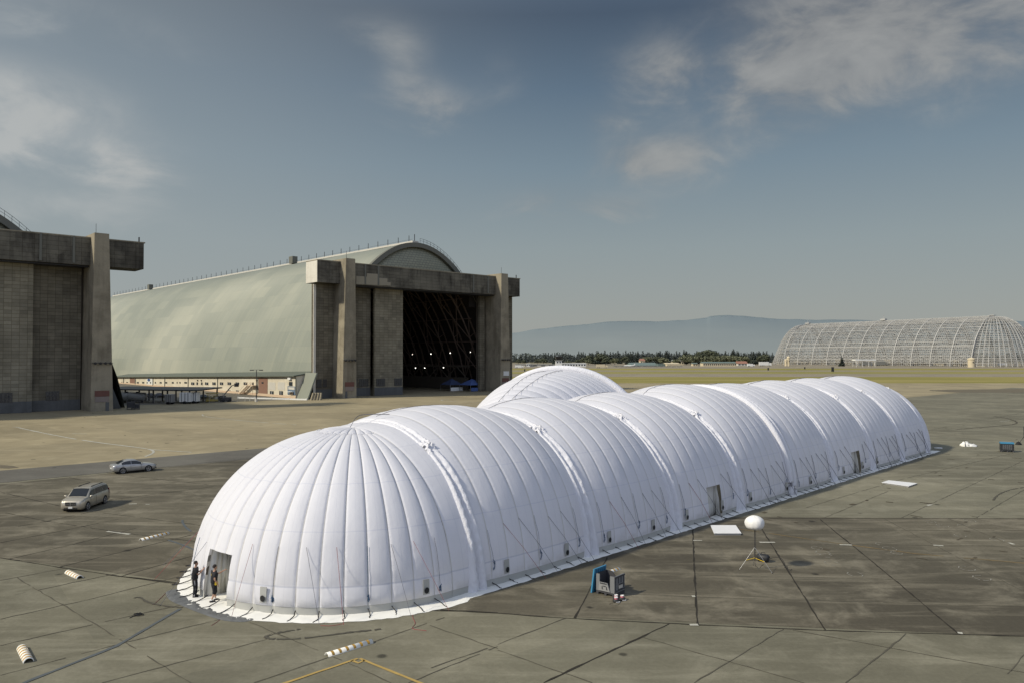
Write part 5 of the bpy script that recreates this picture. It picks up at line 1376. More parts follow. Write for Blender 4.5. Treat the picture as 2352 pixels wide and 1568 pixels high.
# lacing and ropes
def sagline(a, b, sag, n=8):
    a, b = Vector(a), Vector(b); return [a.lerp(b, k / n) + Vector((0, 0, -sag * math.sin(math.pi * k / n))) for k in range(n + 1)]
def skin(s, z, extra=.05):
    Hh = env(s)[1]; return pt(s, math.asin(min(1, (z / Hh)) ** (PE / 2)), extra)
rr_ = random.Random(21)
def coil(p, m):
    mb = MB(); pts = []
    for k in range(26):
        a = k * .9; pts.append(p + Vector((math.cos(a) * .05 + rr_.uniform(-.03, .03), -.03 - rr_.uniform(0, .05), -.24 + .24 * math.sin(a * .5 + .3) + rr_.uniform(-.05, .05))))
    mb.tube(pts, .016, 4).build('rope_coil', m, tent)
for k in range(8):
    L = SK[k + 1] - SK[k]; N = round(L / 1.19)
    for i in range(1, N):
        s = SK[k] + L * i / N
        if any(abs(s - d) < hw + .15 for d, hw in DOORS): continue
        zs = 2.9 + rr_.uniform(-.1, .25); a = skin(s, zs, .03)
        far_ = k >= 4; rad = .009 + .0002 * s
        if i % 3 == 1:        # hangs down the seam to a coil
            zb = rr_.uniform(1.0, 1.5); pts = [skin(s + rr_.uniform(-.03, .03) + .08 * q, zs + (zb - zs) * q, .07) for q in (0, .25, .5, .75, 1)]
            MB().tube(pts, rad, 4).build('tether_rope', m_rope_d, tent); coil(pts[-1], m_rope_b)
        else:
            b = Vector((s + rr_.uniform(.5, 1.9), -(W0 + rr_.uniform(.75, 1.25)), .03)); mid = a.lerp(b, .45) + Vector((0, -.12, 0))
            MB().tube([a, mid, b], rad, 4).build('guy_rope', m_rope_r if (i % 3 == 2 and k < 4 and rr_.random() < .45) else m_rope_d, tent)
for i, al in enumerate([-84, -76, -68, -60, -50, -40, -30, -20, 6, 14, 30, 45, 60, 75]):
    a_ = R_(al); zs = 3.0 if al < -15 else 2.6; ph = math.asin((zs / HD) ** (PE / 2)); a = dome_pt(a_, ph, .04)
    da = R_(rr_.uniform(-2, 8)); r_ = W0 + rr_.uniform(.9, 1.5) if al < 0 else W0 + rr_.uniform(1.5, 2.6)
    b = Vector((CXD - math.cos(a_ - da) * r_, math.sin(a_ - da) * r_, .03)); mid = a.lerp(b, .5) + (b - a).cross(Vector((0, 0, 1))).cross(b - a).normalized() * .02
    if i % 3 == 0:
        p2 = [dome_pt(a_, math.asin(((zs - (zs - .9) * q) / HD) ** (PE / 2)), .1) for q in (0, .3, .6, 1)]
        MB().tube(p2, .013, 4).build('tether_rope', m_rope_b if i % 2 else m_rope_d, tent)
        mb = MB(); c = p2[-1]; mb.tube([c + Vector((rr_.uniform(-.06, .06), rr_.uniform(-.06, .06), rr_.uniform(-.4, 0))) for _ in range(18)], .018, 4).build('rope_coil', m_rope_b, tent)
    else:
        MB().tube([a, mid, b], .010, 4).build('guy_rope', m_rope_r if i % 3 == 1 else m_rope_d, tent)
# black straps over the ground sheet
def strap(p, o_, ln):
    tn = Vector((-o_.y, o_.x, 0)); pts = []
    for k in range(7):
        f = k / 6; z = .16 * (1 - f) ** 2 + .045; pts.append(Vector((p.x, p.y, 0)) + o_ * (ln * f) + tn * (.10 * math.sin(f * 5 + rr_.uniform(-.3, .3)) * f + .18 * f * rr_.uniform(.3, 1)) + Vector((0, 0, z)))
    MB().tube(pts, .026, 4).build('anchor_strap', MAT['black_rubber'], tent)
for k in range(8):
    L = SK[k + 1] - SK[k]; N = round(L / 1.19)
    for i in range(1, N):
        s = SK[k] + L * i / N; strap(Vector((s, -(W0 + .02), 0)), Vector((0, -1, 0)), rr_.uniform(.6, .85))
for i in range(1, NG):
    al = -math.pi / 2 + math.pi * i / NG
    if al > R_(60): continue
    o_ = Vector((-math.cos(al), math.sin(al), 0)); strap(Vector((CXD, 0, 0)) + o_ * W0, o_, rr_.uniform(.8, 1.1))
# ridge lines
mb_pts = []
for k in range(8):
    L = SK[k + 1] - SK[k]; NQ = round(L / 1.19); pts = smoothline([pt(SK[k] + L * (q + .5) / NQ, math.pi / 2 + .07 + .015 * math.sin(q * 1.9), .01) for q in range(NQ)], 4)
    MB().tube(pts, .014 + .0002 * SK[k], 4).build('ridge_rope', m_rope_d, tent)
pts = smoothline([dome_pt(.3, 1.55, .02), Vector((CXD + .3, .2, HD + .55)), pt(-.4, 1.62, .5), pt(.5, 1.5, .25)], 8); MB().tube(pts, .02, 4).build('ridge_rope', m_rope_d, tent)

# ------------------------------------------------------------------ branch section rising behind the second joint
BX = Vector((.252, .9677, 0)); BO = T0 + AX * 9.5
brot = math.atan2(BX.y, BX.x) - TROT
BPI = 1.75
def envb(s):
    f = max(0, min(1, (s + .5) / 22)); e = math.sin(f * math.pi / 2) ** .9
    g = max(0, min(1, (s + 2) / 16)); n_ = s / BPI
    g = max(0, min(1, (s + 2) / 31)); return 2.6 + 6.5 * math.sin(g * math.pi / 2), 7.4 + 3.0 * e, n_ + 5, .24
cb, sb = math.cos(brot), math.sin(brot)
def ptb(s, ph, ex=0.0):
    p = pt(s, ph, ex, envb); return Vector((9.5 + p.x * cb - p.y * sb, p.x * sb + p.y * cb, p.z))
stb = []
for i in range(-1, 17):
    for q in (0, .05, .15, .28, .42, .58, .72, .85, .95): stb.append((i + q) * BPI)
stb.append(17 * BPI)
tunnel(stb, envb, tent, 'branch_section', None, lambda s, ph: ptb(s, ph))
for s_ in (25.6, 26.5):
    MB().tube([ptb(s_, .02 + 3.08 * k / 69, .15) for k in range(70)], .36, 10).build('ring_tube', m_flap, tent, True)
MB().add([ptb(29.7, p) for p in rows(11)] + [ptb(30.5, math.pi / 2) - Vector((0, 0, 7))], [(i, i + 1, len(rows(11))) for i in range(len(rows(11)) - 1)]).build('end_wall', m_flap, tent, True)
for dphi in (-.05, .11):
    MB().tube(smoothline([ptb((i + .5) * BPI, math.pi / 2 + dphi, .02) for i in range(0, 14)], 5), .018, 4).build('ridge_rope', m_rope_d, tent)

# ------------------------------------------------------------------ ground sheet and tarpaulin
m_sheet = simple('white_ground_sheet', (.74, .73, .67), .6, 0, .10, 1.2)
gs = []; 
def gsw(i): return 1.0 + .16 * noise.noise(Vector((i * .35, 1, 2))) + .10 * noise.noise(Vector((i * 1.3, 5, 2)))
path = [(Vector((80.5 - .35 * k, -W0, 0)), Vector((0, -1, 0)), .80) for k in range(int(82 / .35))]
for k in range(121):
    al = -math.pi / 2 + math.pi * k / 120; o_ = Vector((-math.cos(al), math.sin(al), 0)); path.append((Vector((CXD, 0, 0)) + o_ * W0, o_, 1.08 - .50 * max(0, min(1, (al - .0) / .5))))
path += [(Vector((-1.5 + .5 * k, W0, 0)), Vector((0, 1, 0)), .9) for k in range(1, 160)]
mb = MB(); NJ = 8
for i, (p, o_, wd) in enumerate(path):
    w_ = wd * gsw(i)
    inner = -1.9 if (abs(p.x - (CXD - W0)) < 1.2) else -.35
    for j in range(NJ + 1):
        f = j / NJ; q = p + o_ * (inner + (w_ - inner) * f)
        zz = .035 + .055 * max(0, noise.noise(Vector((i * .42, f * 2.2, 9)))) * (f > .25) + .035 * max(0, noise.noise(Vector((i * 1.1, f * 5, 4))))
        mb.v.append((q.x, q.y, zz if j < NJ else .03))
n = NJ + 1
for i in range(len(path) - 1):
    for j in range(NJ): mb.f.append([i * n + j, i * n + j + 1, (i + 1) * n + j + 1, (i + 1) * n + j]); mb.uv.append(None)
gso = mb.build('ground_sheet', m_sheet, None, True); gso.location = T0; gso.rotation_euler = (0, 0, TROT)
tag(gso, 'white wrinkled ground sheet showing as a rim around the foot of the tent', 'ground sheet')
m_tarp = simple('grey_tarpaulin', (.115, .118, .115), .5, .0, .4, 2.5)
outer = smoothline([G(*p) for p in [(380, 1362), (390, 1378), (420, 1392), (460, 1408), (510, 1424), (555, 1428), (582, 1424)]], 8)
innr = smoothline([G(*p) for p in [(386, 1356), (420, 1352), (450, 1372), (480, 1390), (520, 1404), (560, 1412), (584, 1421)]], 8)
mb = MB(); NJ = 7
for i, (a, b) in enumerate(zip(outer, innr)):
    for j in range(NJ + 1):
        q = a.lerp(b, j / NJ); mb.v.append((q.x, q.y, .022 + (.20 * abs(noise.noise(Vector((q.x * 3.4, q.y * 4.2, 3)))) * (0 < j < 5))))
for i in range(len(outer) - 1):
    for j in range(NJ): mb.f.append([i * (NJ + 1) + j, i * (NJ + 1) + j + 1, (i + 1) * (NJ + 1) + j + 1, (i + 1) * (NJ + 1) + j]); mb.uv.append(None)
tag(mb.build('tarpaulin', m_tarp, None, True), 'crumpled grey tarpaulin sticking out from under the tent by the two people', 'tarpaulin')
# ------------------------------------------------------------------ cars
def paint(name, col):
    t = NT(name); o = t.coord('Object'); n = t.noise(o, 1.2, 4, .6)
    sp = t.n('ShaderNodeSeparateXYZ'); t.l(o, sp.inputs[0])
    dust = t.math('MULTIPLY', t.sstep(sp.outputs[2], .75, .15), t.math('MULTIPLY_ADD', n, .6, .15))
    c = t.mix(dust, col, (.16, .145, .11))
    p = t.principled(c, .32, .45, .5); p.inputs['Coat Weight'].default_value = .5; p.inputs['Coat Roughness'].default_value = .12
    return t.done(p)
m_champ = paint('champagne_paint', (.40, .365, .29)); m_silver = paint('silver_paint', (.36, .36, .345))
m_chrome = simple('chrome', (.62, .62, .62), .18, .9, .05)
m_tail = simple('red_lens', (.22, .015, .012), .25, 0, .1, 3, .6); m_lens = simple('clear_lens', (.55, .56, .56), .15, .3, .1, 3, .6)
m_tyre = simple('tyre_rubber', (.02, .02, .02), .85); m_rim = simple('alloy_rim', (.36, .36, .36), .3, .7)
m_arch_dark = simple('wheel_arch', (.008, .008, .008), .95)
def lerp_st(st, x):
    for a, b in zip(st, st[1:]):
        if b[0] <= x <= a[0]:
            f = (a[0] - x) / (a[0] - b[0]); return [p + (q - p) * f for p, q in zip(a, b)]
    return list(st[-1])
def car(name, label, cat, loc, rz, st, mp, wheels, wr, side, ws, rw, van):
    o = thing(name, label, cat, loc, rz)
    fine = []
    for a, b in zip(st, st[1:]):
        n = max(1, int((a[0] - b[0]) / .12))
        for i in range(n):
            f = i / n; fine.append([p + (q - p) * f for p, q in zip(a, b)])
    fine.append(list(st[-1]))
    # soften the profile between stations
    for _ in range(1):
        g = [fine[0]] + [[(a[k] + 2 * b[k] + c[k]) / 4 if k else b[0] for k in range(6)] for a, b, c in zip(fine, fine[1:], fine[2:])] + [fine[-1]]; fine = g
    sec = []
    for x, w_, zb, be, zt, wt in fine:
        h = [(0, zb), (w_ * .86, zb), (w_ * .97, zb + .07), (w_, zb + .2), (w_ * 1.005, zb + (be - zb) * .62), (w_ * .985, be - .05), (w_ * .955, be), (wt + (w_ * .955 - wt) * .12, be + (zt - be) * .80), (wt * .93, zt - .03), (wt * .8, zt), (wt * .4, zt + .018), (0, zt + .022)]
        sec.append([(x, -y, z) for y, z in h] + [(x, y, z) for y, z in h[-2:0:-1]])
    m = len(sec[0]); mb = MB(); vs = [p for s in sec for p in s]
    fs = [(i * m + k, (i + 1) * m + k, (i + 1) * m + (k + 1) % m, i * m + (k + 1) % m) for i in range(len(sec) - 1) for k in range(m)]
    fs += [tuple(range(m)), tuple(range((len(sec) - 1) * m + m - 1, (len(sec) - 1) * m - 1, -1))]
    body = mb.add(vs, fs).build('body', mp, o, True)
    def sidept(x, f, sg):
        s = lerp_st(fine, x); y0, z0 = s[1] * .955, s[3]; y1, z1 = s[5] + (s[1] * .955 - s[5]) * .12, s[3] + (s[4] - s[3]) * .80
        return (x, sg * (y0 + (y1 - y0) * f + .014), z0 + (z1 - z0) * f + .004)
    for sg in (-1, 1):
        for (xa, xb) in side:
            mb = MB(); n = 8; vs = []
            for i in range(n + 1):
                x = xa + (xb - xa) * i / n; vs += [sidept(x, .10, sg), sidept(x, .97, sg)]
            mb.add(vs, [(2 * i, 2 * i + 1, 2 * i + 3, 2 * i + 2) for i in range(n)]).build('side_window', MAT['glass_dark'], o)
        mb = MB()
        for x_ in [p[0] - .03 for p in side[:2]] + [side[-1][1] + .1]:
            s = lerp_st(fine, x_); mb.box((x_, sg * (s[1] * 1.004), (s[2] + .2 + s[3]) / 2), (.018, .012, (s[3] - s[2] - .25)))
        mb.build('door_gap', m_arch_dark, body)
        for x_ in [p[1] + .18 for p in side[:2]]:
            s = lerp_st(fine, x_); MB().box((x_, sg * (s[1] * 1.0 + .018), s[3] - .10), (.20, .03, .035)).build('door_handle', mp, body)
        MB().tube([(ws[0] - .22, sg * (lerp_st(fine, ws[0] - .2)[1] * .95), lerp_st(fine, ws[0] - .2)[3] + .04), (ws[0] - .24, sg * (lerp_st(fine, ws[0] - .2)[1] + .10), lerp_st(fine, ws[0] - .2)[3] + .10), (ws[0] - .26, sg * (lerp_st(fine, ws[0] - .2)[1] + .24), lerp_st(fine, ws[0] - .2)[3] + .11)], [.03, .09, .075], 8).build('door_mirror', mp, o, True)
    for nm, (xa, xb) in (('windscreen', ws), ('rear_window', rw)):
        mb = MB(); n = 6; vs = []
        for i in range(n + 1):
            x = xa + (xb - xa) * i / n; s = lerp_st(fine, x)
            for f in (-.86, -.45, 0, .45, .86):
                vs.append((x + (.012 if nm == 'windscreen' else -.012), s[5] * f, s[4] + .022 * (1 - abs(f)) + .012 - (.012 if abs(f) > .8 else 0)))
        mb.add(vs, [(5 * i + k, 5 * i + k + 1, 5 * i + k + 6, 5 * i + k + 5) for i in range(n) for k in range(4)]).build(nm, MAT['glass_dark'], o, True)
    for wx_ in wheels:
        for sg in (-1, 1):
            s = lerp_st(fine, wx_); y = s[1] * 1.005
            MB().lathe([(.01, 0), (wr * 1.14, 0), (wr * 1.14, .012), (.01, .012)], (0, 0, 0), 24).build('tmp', None)
            tmp = bpy.context.scene.objects.get('tmp'); bpy.data.objects.remove(tmp)
            mb = MB(); vs = [(wx_ + wr * 1.16 * math.cos(k * math.pi / 14), sg * (y + .006), wr + wr * 1.16 * math.sin(k * math.pi / 14)) for k in range(-3, 18)]
            mb.add(vs, [tuple(range(len(vs)))]).build('wheel_arch', m_arch_dark, body)
            wh = MB().beam((wx_, sg * (y - .20), wr), (wx_, sg * (y + .022), wr), wr, 24).build('wheel', m_tyre, o)
            mb = MB()
            for k in range(5):
                a = k * 2 * math.pi / 5 + .3
                for da in (-.12, .12):
                    mb.beam((wx_ + .05 * math.cos(a), sg * (y + .032), wr + .05 * math.sin(a)), (wx_ + wr * .64 * math.cos(a + da), sg * (y + .032), wr + wr * .64 * math.sin(a + da)), .026, 4)
            ring = [(wx_ + wr * .66 * math.cos(k * math.pi / 12), sg * (y + .03), wr + wr * .66 * math.sin(k * math.pi / 12)) for k in range(25)]
            mb.tube(ring, .022, 5); mb.lathe([(.05, 0), (.05, .03)], (0, 0, 0), 8); 
            mb.v[-16:] = [(wx_ + p[0], sg * (y + .025 + p[2]), wr + p[1]) for p in mb.v[-16:]]
            mb.build('rim', m_rim, wh)
    fx = st[0][0]; rx = st[-1][0]
    for sg in (-1, 1):
        a = lerp_st(fine, fx - .10); b = lerp_st(fine, fx - .48); z = a[3]
        MB().hexa([(fx + .0, sg * a[1] * .66, z - .13), (fx - .42, sg * b[1] * 1.012, z - .03), (fx - .46, sg * b[1] * .92, z + .0), (fx - .06, sg * a[1] * .62, z - .06), (fx - .01, sg * a[1] * .66, z + .0), (fx - .42, sg * b[1] * 1.0, z + .10), (fx - .46, sg * b[1] * .92, z + .12), (fx - .08, sg * a[1] * .62, z + .03)]).build('headlight', m_lens, o)
        a = lerp_st(fine, rx + .05); b = lerp_st(fine, rx + .35); z = a[3]
        MB().hexa([(rx - .015, sg * a[1] * .62, z - .16), (rx + .30, sg * b[1] * 1.015, z - .12), (rx + .30, sg * b[1] * .9, z - .12), (rx + .04, sg * a[1] * .6, z - .16), (rx - .01, sg * a[1] * .62, z + .02), (rx + .34, sg * b[1] * 1.0, z + (.32 if van else .05)), (rx + .34, sg * b[1] * .9, z + (.32 if van else .05)), (rx + .05, sg * a[1] * .6, z + .02)]).build('tail_light', m_tail, o)
    g = MB().box((fx + .01, 0, st[0][3] - .02), (.05, .92, .24)).build('grille', m_arch_dark, o)
    MB().box((fx + .04, 0, st[0][3] - .02), (.02, .94, .035)).box((fx + .04, 0, st[0][3] - .02), (.022, .05, .24)).build('grille_bar', m_chrome, g)
    MB().box((fx + .005, 0, .33), (.06, 1.15, .10)).build('lower_intake', m_arch_dark, o)
    MB().box((fx + .045, 0, .43), (.02, .34, .15)).build('number_plate', MAT['white_paint'], o); MB().box((rx - .012, 0, .62), (.02, .34, .15)).build('number_plate', MAT['white_paint'], o)
    MB().box((0, 0, st[3][2] - .03), (abs(fx - rx) - .7, 1.5, .06)).build('underbody', m_arch_dark, o)
    if van:
        for sg in (-1, 1): MB().tube([(.25, sg * .56, 1.73), (.15, sg * .56, 1.80), (-1.75, sg * .56, 1.82), (-1.85, sg * .56, 1.76)], .03, 6).build('roof_rail', MAT['black_plastic'], o)
    else:
        MB().tube([(-1.05, 0, 1.45), (-1.2, 0, 1.50)], [.03, .012], 6).build('aerial', MAT['black_plastic'], o)
    return o
SED = [(2.30, .60, .34, .58, .64, .50), (2.2, .78, .24, .66, .72, .66), (1.9, .88, .2, .74, .82, .74), (1.25, .90, .2, .86, .93, .78), (.90, .90, .2, .90, .98, .78), (.10, .90, .2, .93, 1.42, .60), (-.55, .90, .2, .95, 1.47, .61), (-1.10, .90, .2, .97, 1.40, .59), (-1.80, .89, .22, .98, 1.05, .70), (-2.15, .86, .26, .96, 1.03, .70), (-2.30, .76, .36, .84, .92, .62)]
VAN = [(2.56, .74, .32, .74, .84, .66), (2.46, .93, .22, .86, .96, .80), (2.10, 1.0, .2, .97, 1.08, .88), (1.50, 1.0, .2, 1.03, 1.12, .90), (.74, 1.0, .2, 1.08, 1.73, .81), (-.5, 1.0, .2, 1.11, 1.79, .83), (-1.8, 1.0, .2, 1.13, 1.78, .82), (-2.30, .99, .22, 1.13, 1.68, .78), (-2.50, .97, .28, 1.04, 1.14, .84), (-2.57, .90, .36, .86, .96, .76)]
fw = Vector(G((290 + 1890 / 14.7) * .81667, (1270 + 800 / 14.7) * .81667)); rw0 = Vector(G((290 + 790 / 14.7) * .81667, (1270 + 905 / 14.7) * .81667))
hd = (fw - rw0).normalized(); lf = Vector((-hd.y, hd.x, 0)); cc = (fw + rw0) / 2 + lf * .83
car('parked_sedan', 'silver four door saloon car parked at the edge of the asphalt lane', 'car', cc, math.atan2(hd.y, hd.x), SED, m_silver, (1.36, -1.33), .34, ((.62, -.42), (-.47, -1.42)), (.86, .14), (-1.78, -1.14), False).scale = (.92, .92, .93)
vf = Vector(G((150 + 1285 / 13.07) * .81667, (1340 + 1225 / 13.07) * .81667)); vr = Vector(G((150 + 1905 / 13.07) * .81667, (1340 + 985 / 13.07) * .81667))
hd = (vf - vr).normalized(); lf = Vector((-hd.y, hd.x, 0)); cc = (vf + vr) / 2 - lf * .87
car('parked_minivan', 'champagne minivan with dark windows standing on the slabs nearest the left edge', 'minivan', cc, math.atan2(hd.y, hd.x), VAN, m_champ, (1.60, -1.48), .36, ((1.12, .22), (.16, -1.12), (-1.18, -2.22)), (1.48, .76), (-2.48, -2.30), True).scale = (.88, .88, .94)
m_cardark = paint('dark_green_paint', (.035, .045, .04)); m_carblack = paint('black_paint', (.02, .02, .022))
def farcar(x, y, lab, m, st=SED, rz=.35, van=False):
    g = YG(x, y); return car('parked_car', lab, 'car', g, rz, st, m, (1.36, -1.33), .34, ((.62, -.42), (-.47, -1.42)), (.86, .14), (-1.78, -1.14), van)
farcar(1085, 478, 'dark green car parked right of the carport before the annex', m_cardark)
farcar(500, 462, 'black car under the carport, left of two', m_carblack, SED, .5); farcar(600, 460, 'black car under the carport, right of two', m_carblack, SED, .5)

# ------------------------------------------------------------------ people
def skin_mesh(verts, edges, radii, sub=2):
    me = bpy.data.meshes.new('skin'); me.from_pydata(verts, edges, [])
    o = bpy.data.objects.new('skin', me); COL.objects.link(o)
    md = o.modifiers.new('s', 'SKIN'); md.use_smooth_shade = True
    for i, r in enumerate(radii):
        sv = me.skin_vertices[0].data[i]; sv.radius = (r, r) if not isinstance(r, tuple) else r; sv.use_root = (i == 0)
    o.modifiers.new('d', 'SUBSURF').levels = sub; o.modifiers['d'].render_levels = sub
    dg = bpy.context.evaluated_depsgraph_get(); dg.update()
    out = bpy.data.meshes.new_from_object(o.evaluated_get(dg)); bpy.data.objects.remove(o)
    out.shade_smooth(); return out
class SK_:
    def __init__(self): self.v = []; self.e = []; self.r = []
    def p(self, co, r, parent=None):
        self.v.append(tuple(co)); self.r.append(r)
        if parent is not None: self.e.append((parent, len(self.v) - 1))
        return len(self.v) - 1
    def chain(self, pts, rs, parent):
        for c, r in zip(pts, rs): parent = self.p(c, r, parent)
        return parent
    def mesh(self, sub=2): return skin_mesh(self.v, self.e, self.r, sub)
m_skin = simple('skin', (.42, .25, .17), .55, 0, .08, 6); m_hair = simple('dark_hair', (.02, .015, .012), .7)
m_shirt = simple('black_cotton', (.018, .018, .02), .85); m_trous = simple('black_trousers', (.014, .014, .017), .85)
m_shoe = simple('black_shoe', (.012, .012, .013), .6); m_sock = simple('white_sock', (.6, .6, .58), .85); m_stripe = simple('white_stripe', (.55, .57, .6), .8)
m_yprint = simple('yellow_print', (.60, .42, .03), .7)
def person(label, loc, rz, arms, legs, shorts, stripe, lean=0.0, headturn=0.0):
    o = thing('person', label, 'person', loc, rz)
    P = lambda x, y, z: Vector((x + lean * max(0, z - .95), y, z))
    b = SK_(); pel = b.p(P(0, 0, .95), (.13, .10)); sp = b.chain([P(0, 0, 1.12), P(.01, 0, 1.30), P(.0, 0, 1.42)], [(.125, .09), (.14, .10), (.11, .08)], pel)
    nk = b.chain([P(.01, 0, 1.51), P(.02, 0, 1.56)], [.055, .055], sp)
    b.chain([P(.045, .0, 1.62), P(.03, 0, 1.70), P(.015, 0, 1.77)], [(.070, .075), (.085, .098), (.055, .065)], nk)
    sh = SK_(); s0 = sh.p(P(0, 0, .86), (.195, .17)); s1 = sh.chain([P(0, 0, 1.0), P(0, 0, 1.15), P(.01, 0, 1.32), P(0, 0, 1.43)], [(.205, .175), (.21, .17), (.235, .18), (.19, .15)], s0); sh.chain([P(.005, 0, 1.49)], [.075], s1)
    for sg, (el, wr, hand) in zip((-1, 1), arms):
        S0 = P(0, sg * .185, 1.42); E = P(*el); Wr = P(*wr); Hd = Vector(hand).normalized()
        k = b.chain([S0, E, Wr], [.055, .042, .030], sp); pm = Wr + Hd * .07; k = b.chain([pm], [(.038, .02)], k)
        side = Hd.cross(Vector((0, 0, 1)));  side = side.normalized() if side.length > .1 else Vector((0, 1, 0)); dn = side.cross(Hd).normalized()
        for q, L in ((-.030, .07), (-.010, .085), (.010, .080), (.030, .06)):
            b.chain([pm + side * q + Hd * .035, pm + side * q * 1.15 + Hd * (.035 + L * .55) - dn * .008, pm + side * q * 1.2 + Hd * (.03 + L) - dn * .03], [.010, .009, .008], k)
        b.chain([pm + side * .045 * sg - Hd * .02, pm + side * .065 * sg + Hd * .025], [.011, .009], k)
        sh.chain([S0 + Vector((0, sg * .005, 0)), S0.lerp(E, .72)], [.105, .095], s1)
    tr = SK_(); t0 = tr.p(P(0, 0, 1.02), (.165, .14)); t1 = tr.chain([P(0, 0, .88)], [(.18, .155)], t0)
    shoes = MB(); socks = MB()
    for sg, (kn, an, toe) in zip((-1, 1), legs):
        hp = Vector((0, sg * .09, .88)); K = Vector(kn); A = Vector(an); T = Vector(toe)
        b.chain([hp, K, A, A + (T - A) * .35 + Vector((0, 0, -.03)), T], [.085, .058, .040, .045, .035], pel)
        if shorts: tr.chain([hp, hp.lerp(K, .5), K, K.lerp(A, .28)], [.14, .132, .11, .105], t1); socks.tube([K.lerp(A, .80), A + Vector((0, 0, -.01))], [.052, .05], 10)
        else: tr.chain([hp, hp.lerp(K, .5), K, K.lerp(A, .55), K.lerp(A, .97)], [.14, .128, .105, .096, .096], t1)
        d = (T - A); d.z = 0; d.normalize(); h = A - d * .07
        shoes.tube([Vector((h.x, h.y, A.z - .03)), Vector((A.x, A.y, A.z - .02)), A.lerp(T, .6) + Vector((0, 0, .0)), Vector((T.x, T.y, max(.045, T.z))) + d * .05], [.046, .062, .055, .032], 10)
    body = link_mesh('body', b.mesh(), m_skin, o)
    shirt = link_mesh('shirt', sh.mesh(), m_shirt, o)
    trs = link_mesh('shorts' if shorts else 'trousers', tr.mesh(), m_trous, o)
    shoes.build('shoes', m_shoe, o, True)
    if shorts: socks.build('socks', m_sock, o, True)
    # hair cap, nose and ears
    hc = P(.012, 0, 1.715); mb = MB(); vs = []; n = 14
    for i in range(7):
        th_ = (math.pi * .62) * i / 6
        for k in range(n):
            a = 2 * math.pi * k / n; front = max(0, math.cos(a)); r = math.sin(th_) * .107
            z = math.cos(th_) * .112; 
            if front > .3 and i > 3: z = max(z, .03); r *= .96
            vs.append(hc + Vector((math.cos(a) * r - .008, math.sin(a) * r * .9, z)))
    mb.add(vs, [(i * n + k, i * n + (k + 1) % n, (i + 1) * n + (k + 1) % n, (i + 1) * n + k) for i in range(6) for k in range(n)]).build('hair', m_hair, o, True)
    face = MB(); face.hexa([hc + Vector(p) for p in [(.095, -.014, -.055), (.125, -.012, -.055), (.125, .012, -.055), (.095, .014, -.055), (.088, -.008, -.005), (.098, -.006, -.005), (.098, .006, -.005), (.088, .008, -.005)]])
    for sg in (-1, 1): face.box(hc + Vector((0, sg * .098, -.03)), (.03, .016, .05))
    face.build('nose_and_ears', m_skin, body)
    eyes = MB()
    for sg in (-1, 1): eyes.box(hc + Vector((.094, sg * .033, -.012)), (.012, .022, .010))
    eyes.box(hc + Vector((.098, 0, -.085)), (.012, .045, .010)).build('eyes_and_mouth', m_hair, body)
    if stripe:
        mb = MB()
        for sg, (kn, an, toe) in zip((-1, 1), legs):
            K, A = Vector(kn), Vector(an); hp = Vector((0, sg * .09, .88))
            mb.tube([hp + Vector((0, sg * .112, 0)), K + Vector((0, sg * .086, 0)), K.lerp(A, .95) + Vector((0, sg * .078, 0))], .012, 5)
        mb.build('side_stripe', m_stripe, trs)
    return o, shirt
g1 = Vector(G(447, 1371)); g2 = Vector(G(491, 1381))
person('person in black with white striped trousers leaning on the tent beside the dome door', g1, R_(22), [((.16, -.27, 1.17), (.34, -.14, 1.36), (.5, .1, .7)), ((.18, .22, 1.2), (.40, .12, 1.34), (.6, 0, .6))],
       [((.03, -.10, .49), (-.02, -.10, .09), (.13, -.11, .04)), ((.05, .10, .49), (.03, .11, .09), (.18, .13, .04))], False, True, .04)
p2, sh2 = person('person in black T-shirt and calf length shorts standing in the dome doorway', g2, R_(38), [((-.06, -.26, 1.15), (.10, -.24, .93), (.3, 0, -.9)), ((.26, .22, 1.28), (.50, .16, 1.40), (.9, 0, .35))],
       [((.02, -.10, .49), (-.16, -.10, .10), (.0, -.10, .04)), ((.10, .10, .49), (.10, .11, .09), (.25, .12, .04))], True, False, .03)
mb = MB()
for z in (1.24, 1.28, 1.32, 1.36): mb.box((-.118, .02, z), (.02, .05, .022))
mb.build('back_print', m_yprint, sh2)
mb = MB(); mb.box((.06, -.20, .93), (.14, .08, .14)); mb.build('tool_pouch', m_yprint, p2)

# ------------------------------------------------------------------ half pipes with ochre tape
def halfpipe(pa, pb, r, label, n=6):
    a, b = Vector(G(*pa)), Vector(G(*pb)); d = b - a; L = d.length; o = thing('half_pipe', label, 'pipe', a, math.atan2(d.y, d.x), 'white half pipes lying on the pavement')
    def arc(x, rr, k, m): t_ = math.pi * k / m; return (x, math.cos(t_) * rr, math.sin(t_) * rr)
    mb = MB(); m = 12
    vs = [arc(x, q, k, m) for x in (0, L) for q in (r, r * .86) for k in range(m + 1)]; M = m + 1
    fs = [(k, k + 1, 2 * M + k + 1, 2 * M + k) for k in range(m)] + [(M + k, 3 * M + k, 3 * M + k + 1, M + k + 1) for k in range(m)] + [(k, M + k, M + k + 1, k + 1) for k in range(m)] + [(2 * M + k, 2 * M + k + 1, 3 * M + k + 1, 3 * M + k) for k in range(m)] + [(0, 2 * M, 3 * M, M), (m, M + m, 3 * M + m, 2 * M + m)]
    mb.add(vs, fs).build('shell', MAT['pipe_white'], o, True)
    for i in range(n):
        x = L * (i + .7) / (n + .35); mb = MB()
        vs = [arc(xx, r * 1.012, k, m) for xx in (x - .06, x + .06) for k in range(1, m)]
        M2 = m - 1; mb.add(vs, [(k, k + 1, M2 + k + 1, M2 + k) for k in range(M2 - 1)]).build('tape_band', MAT['tape'], o, True)
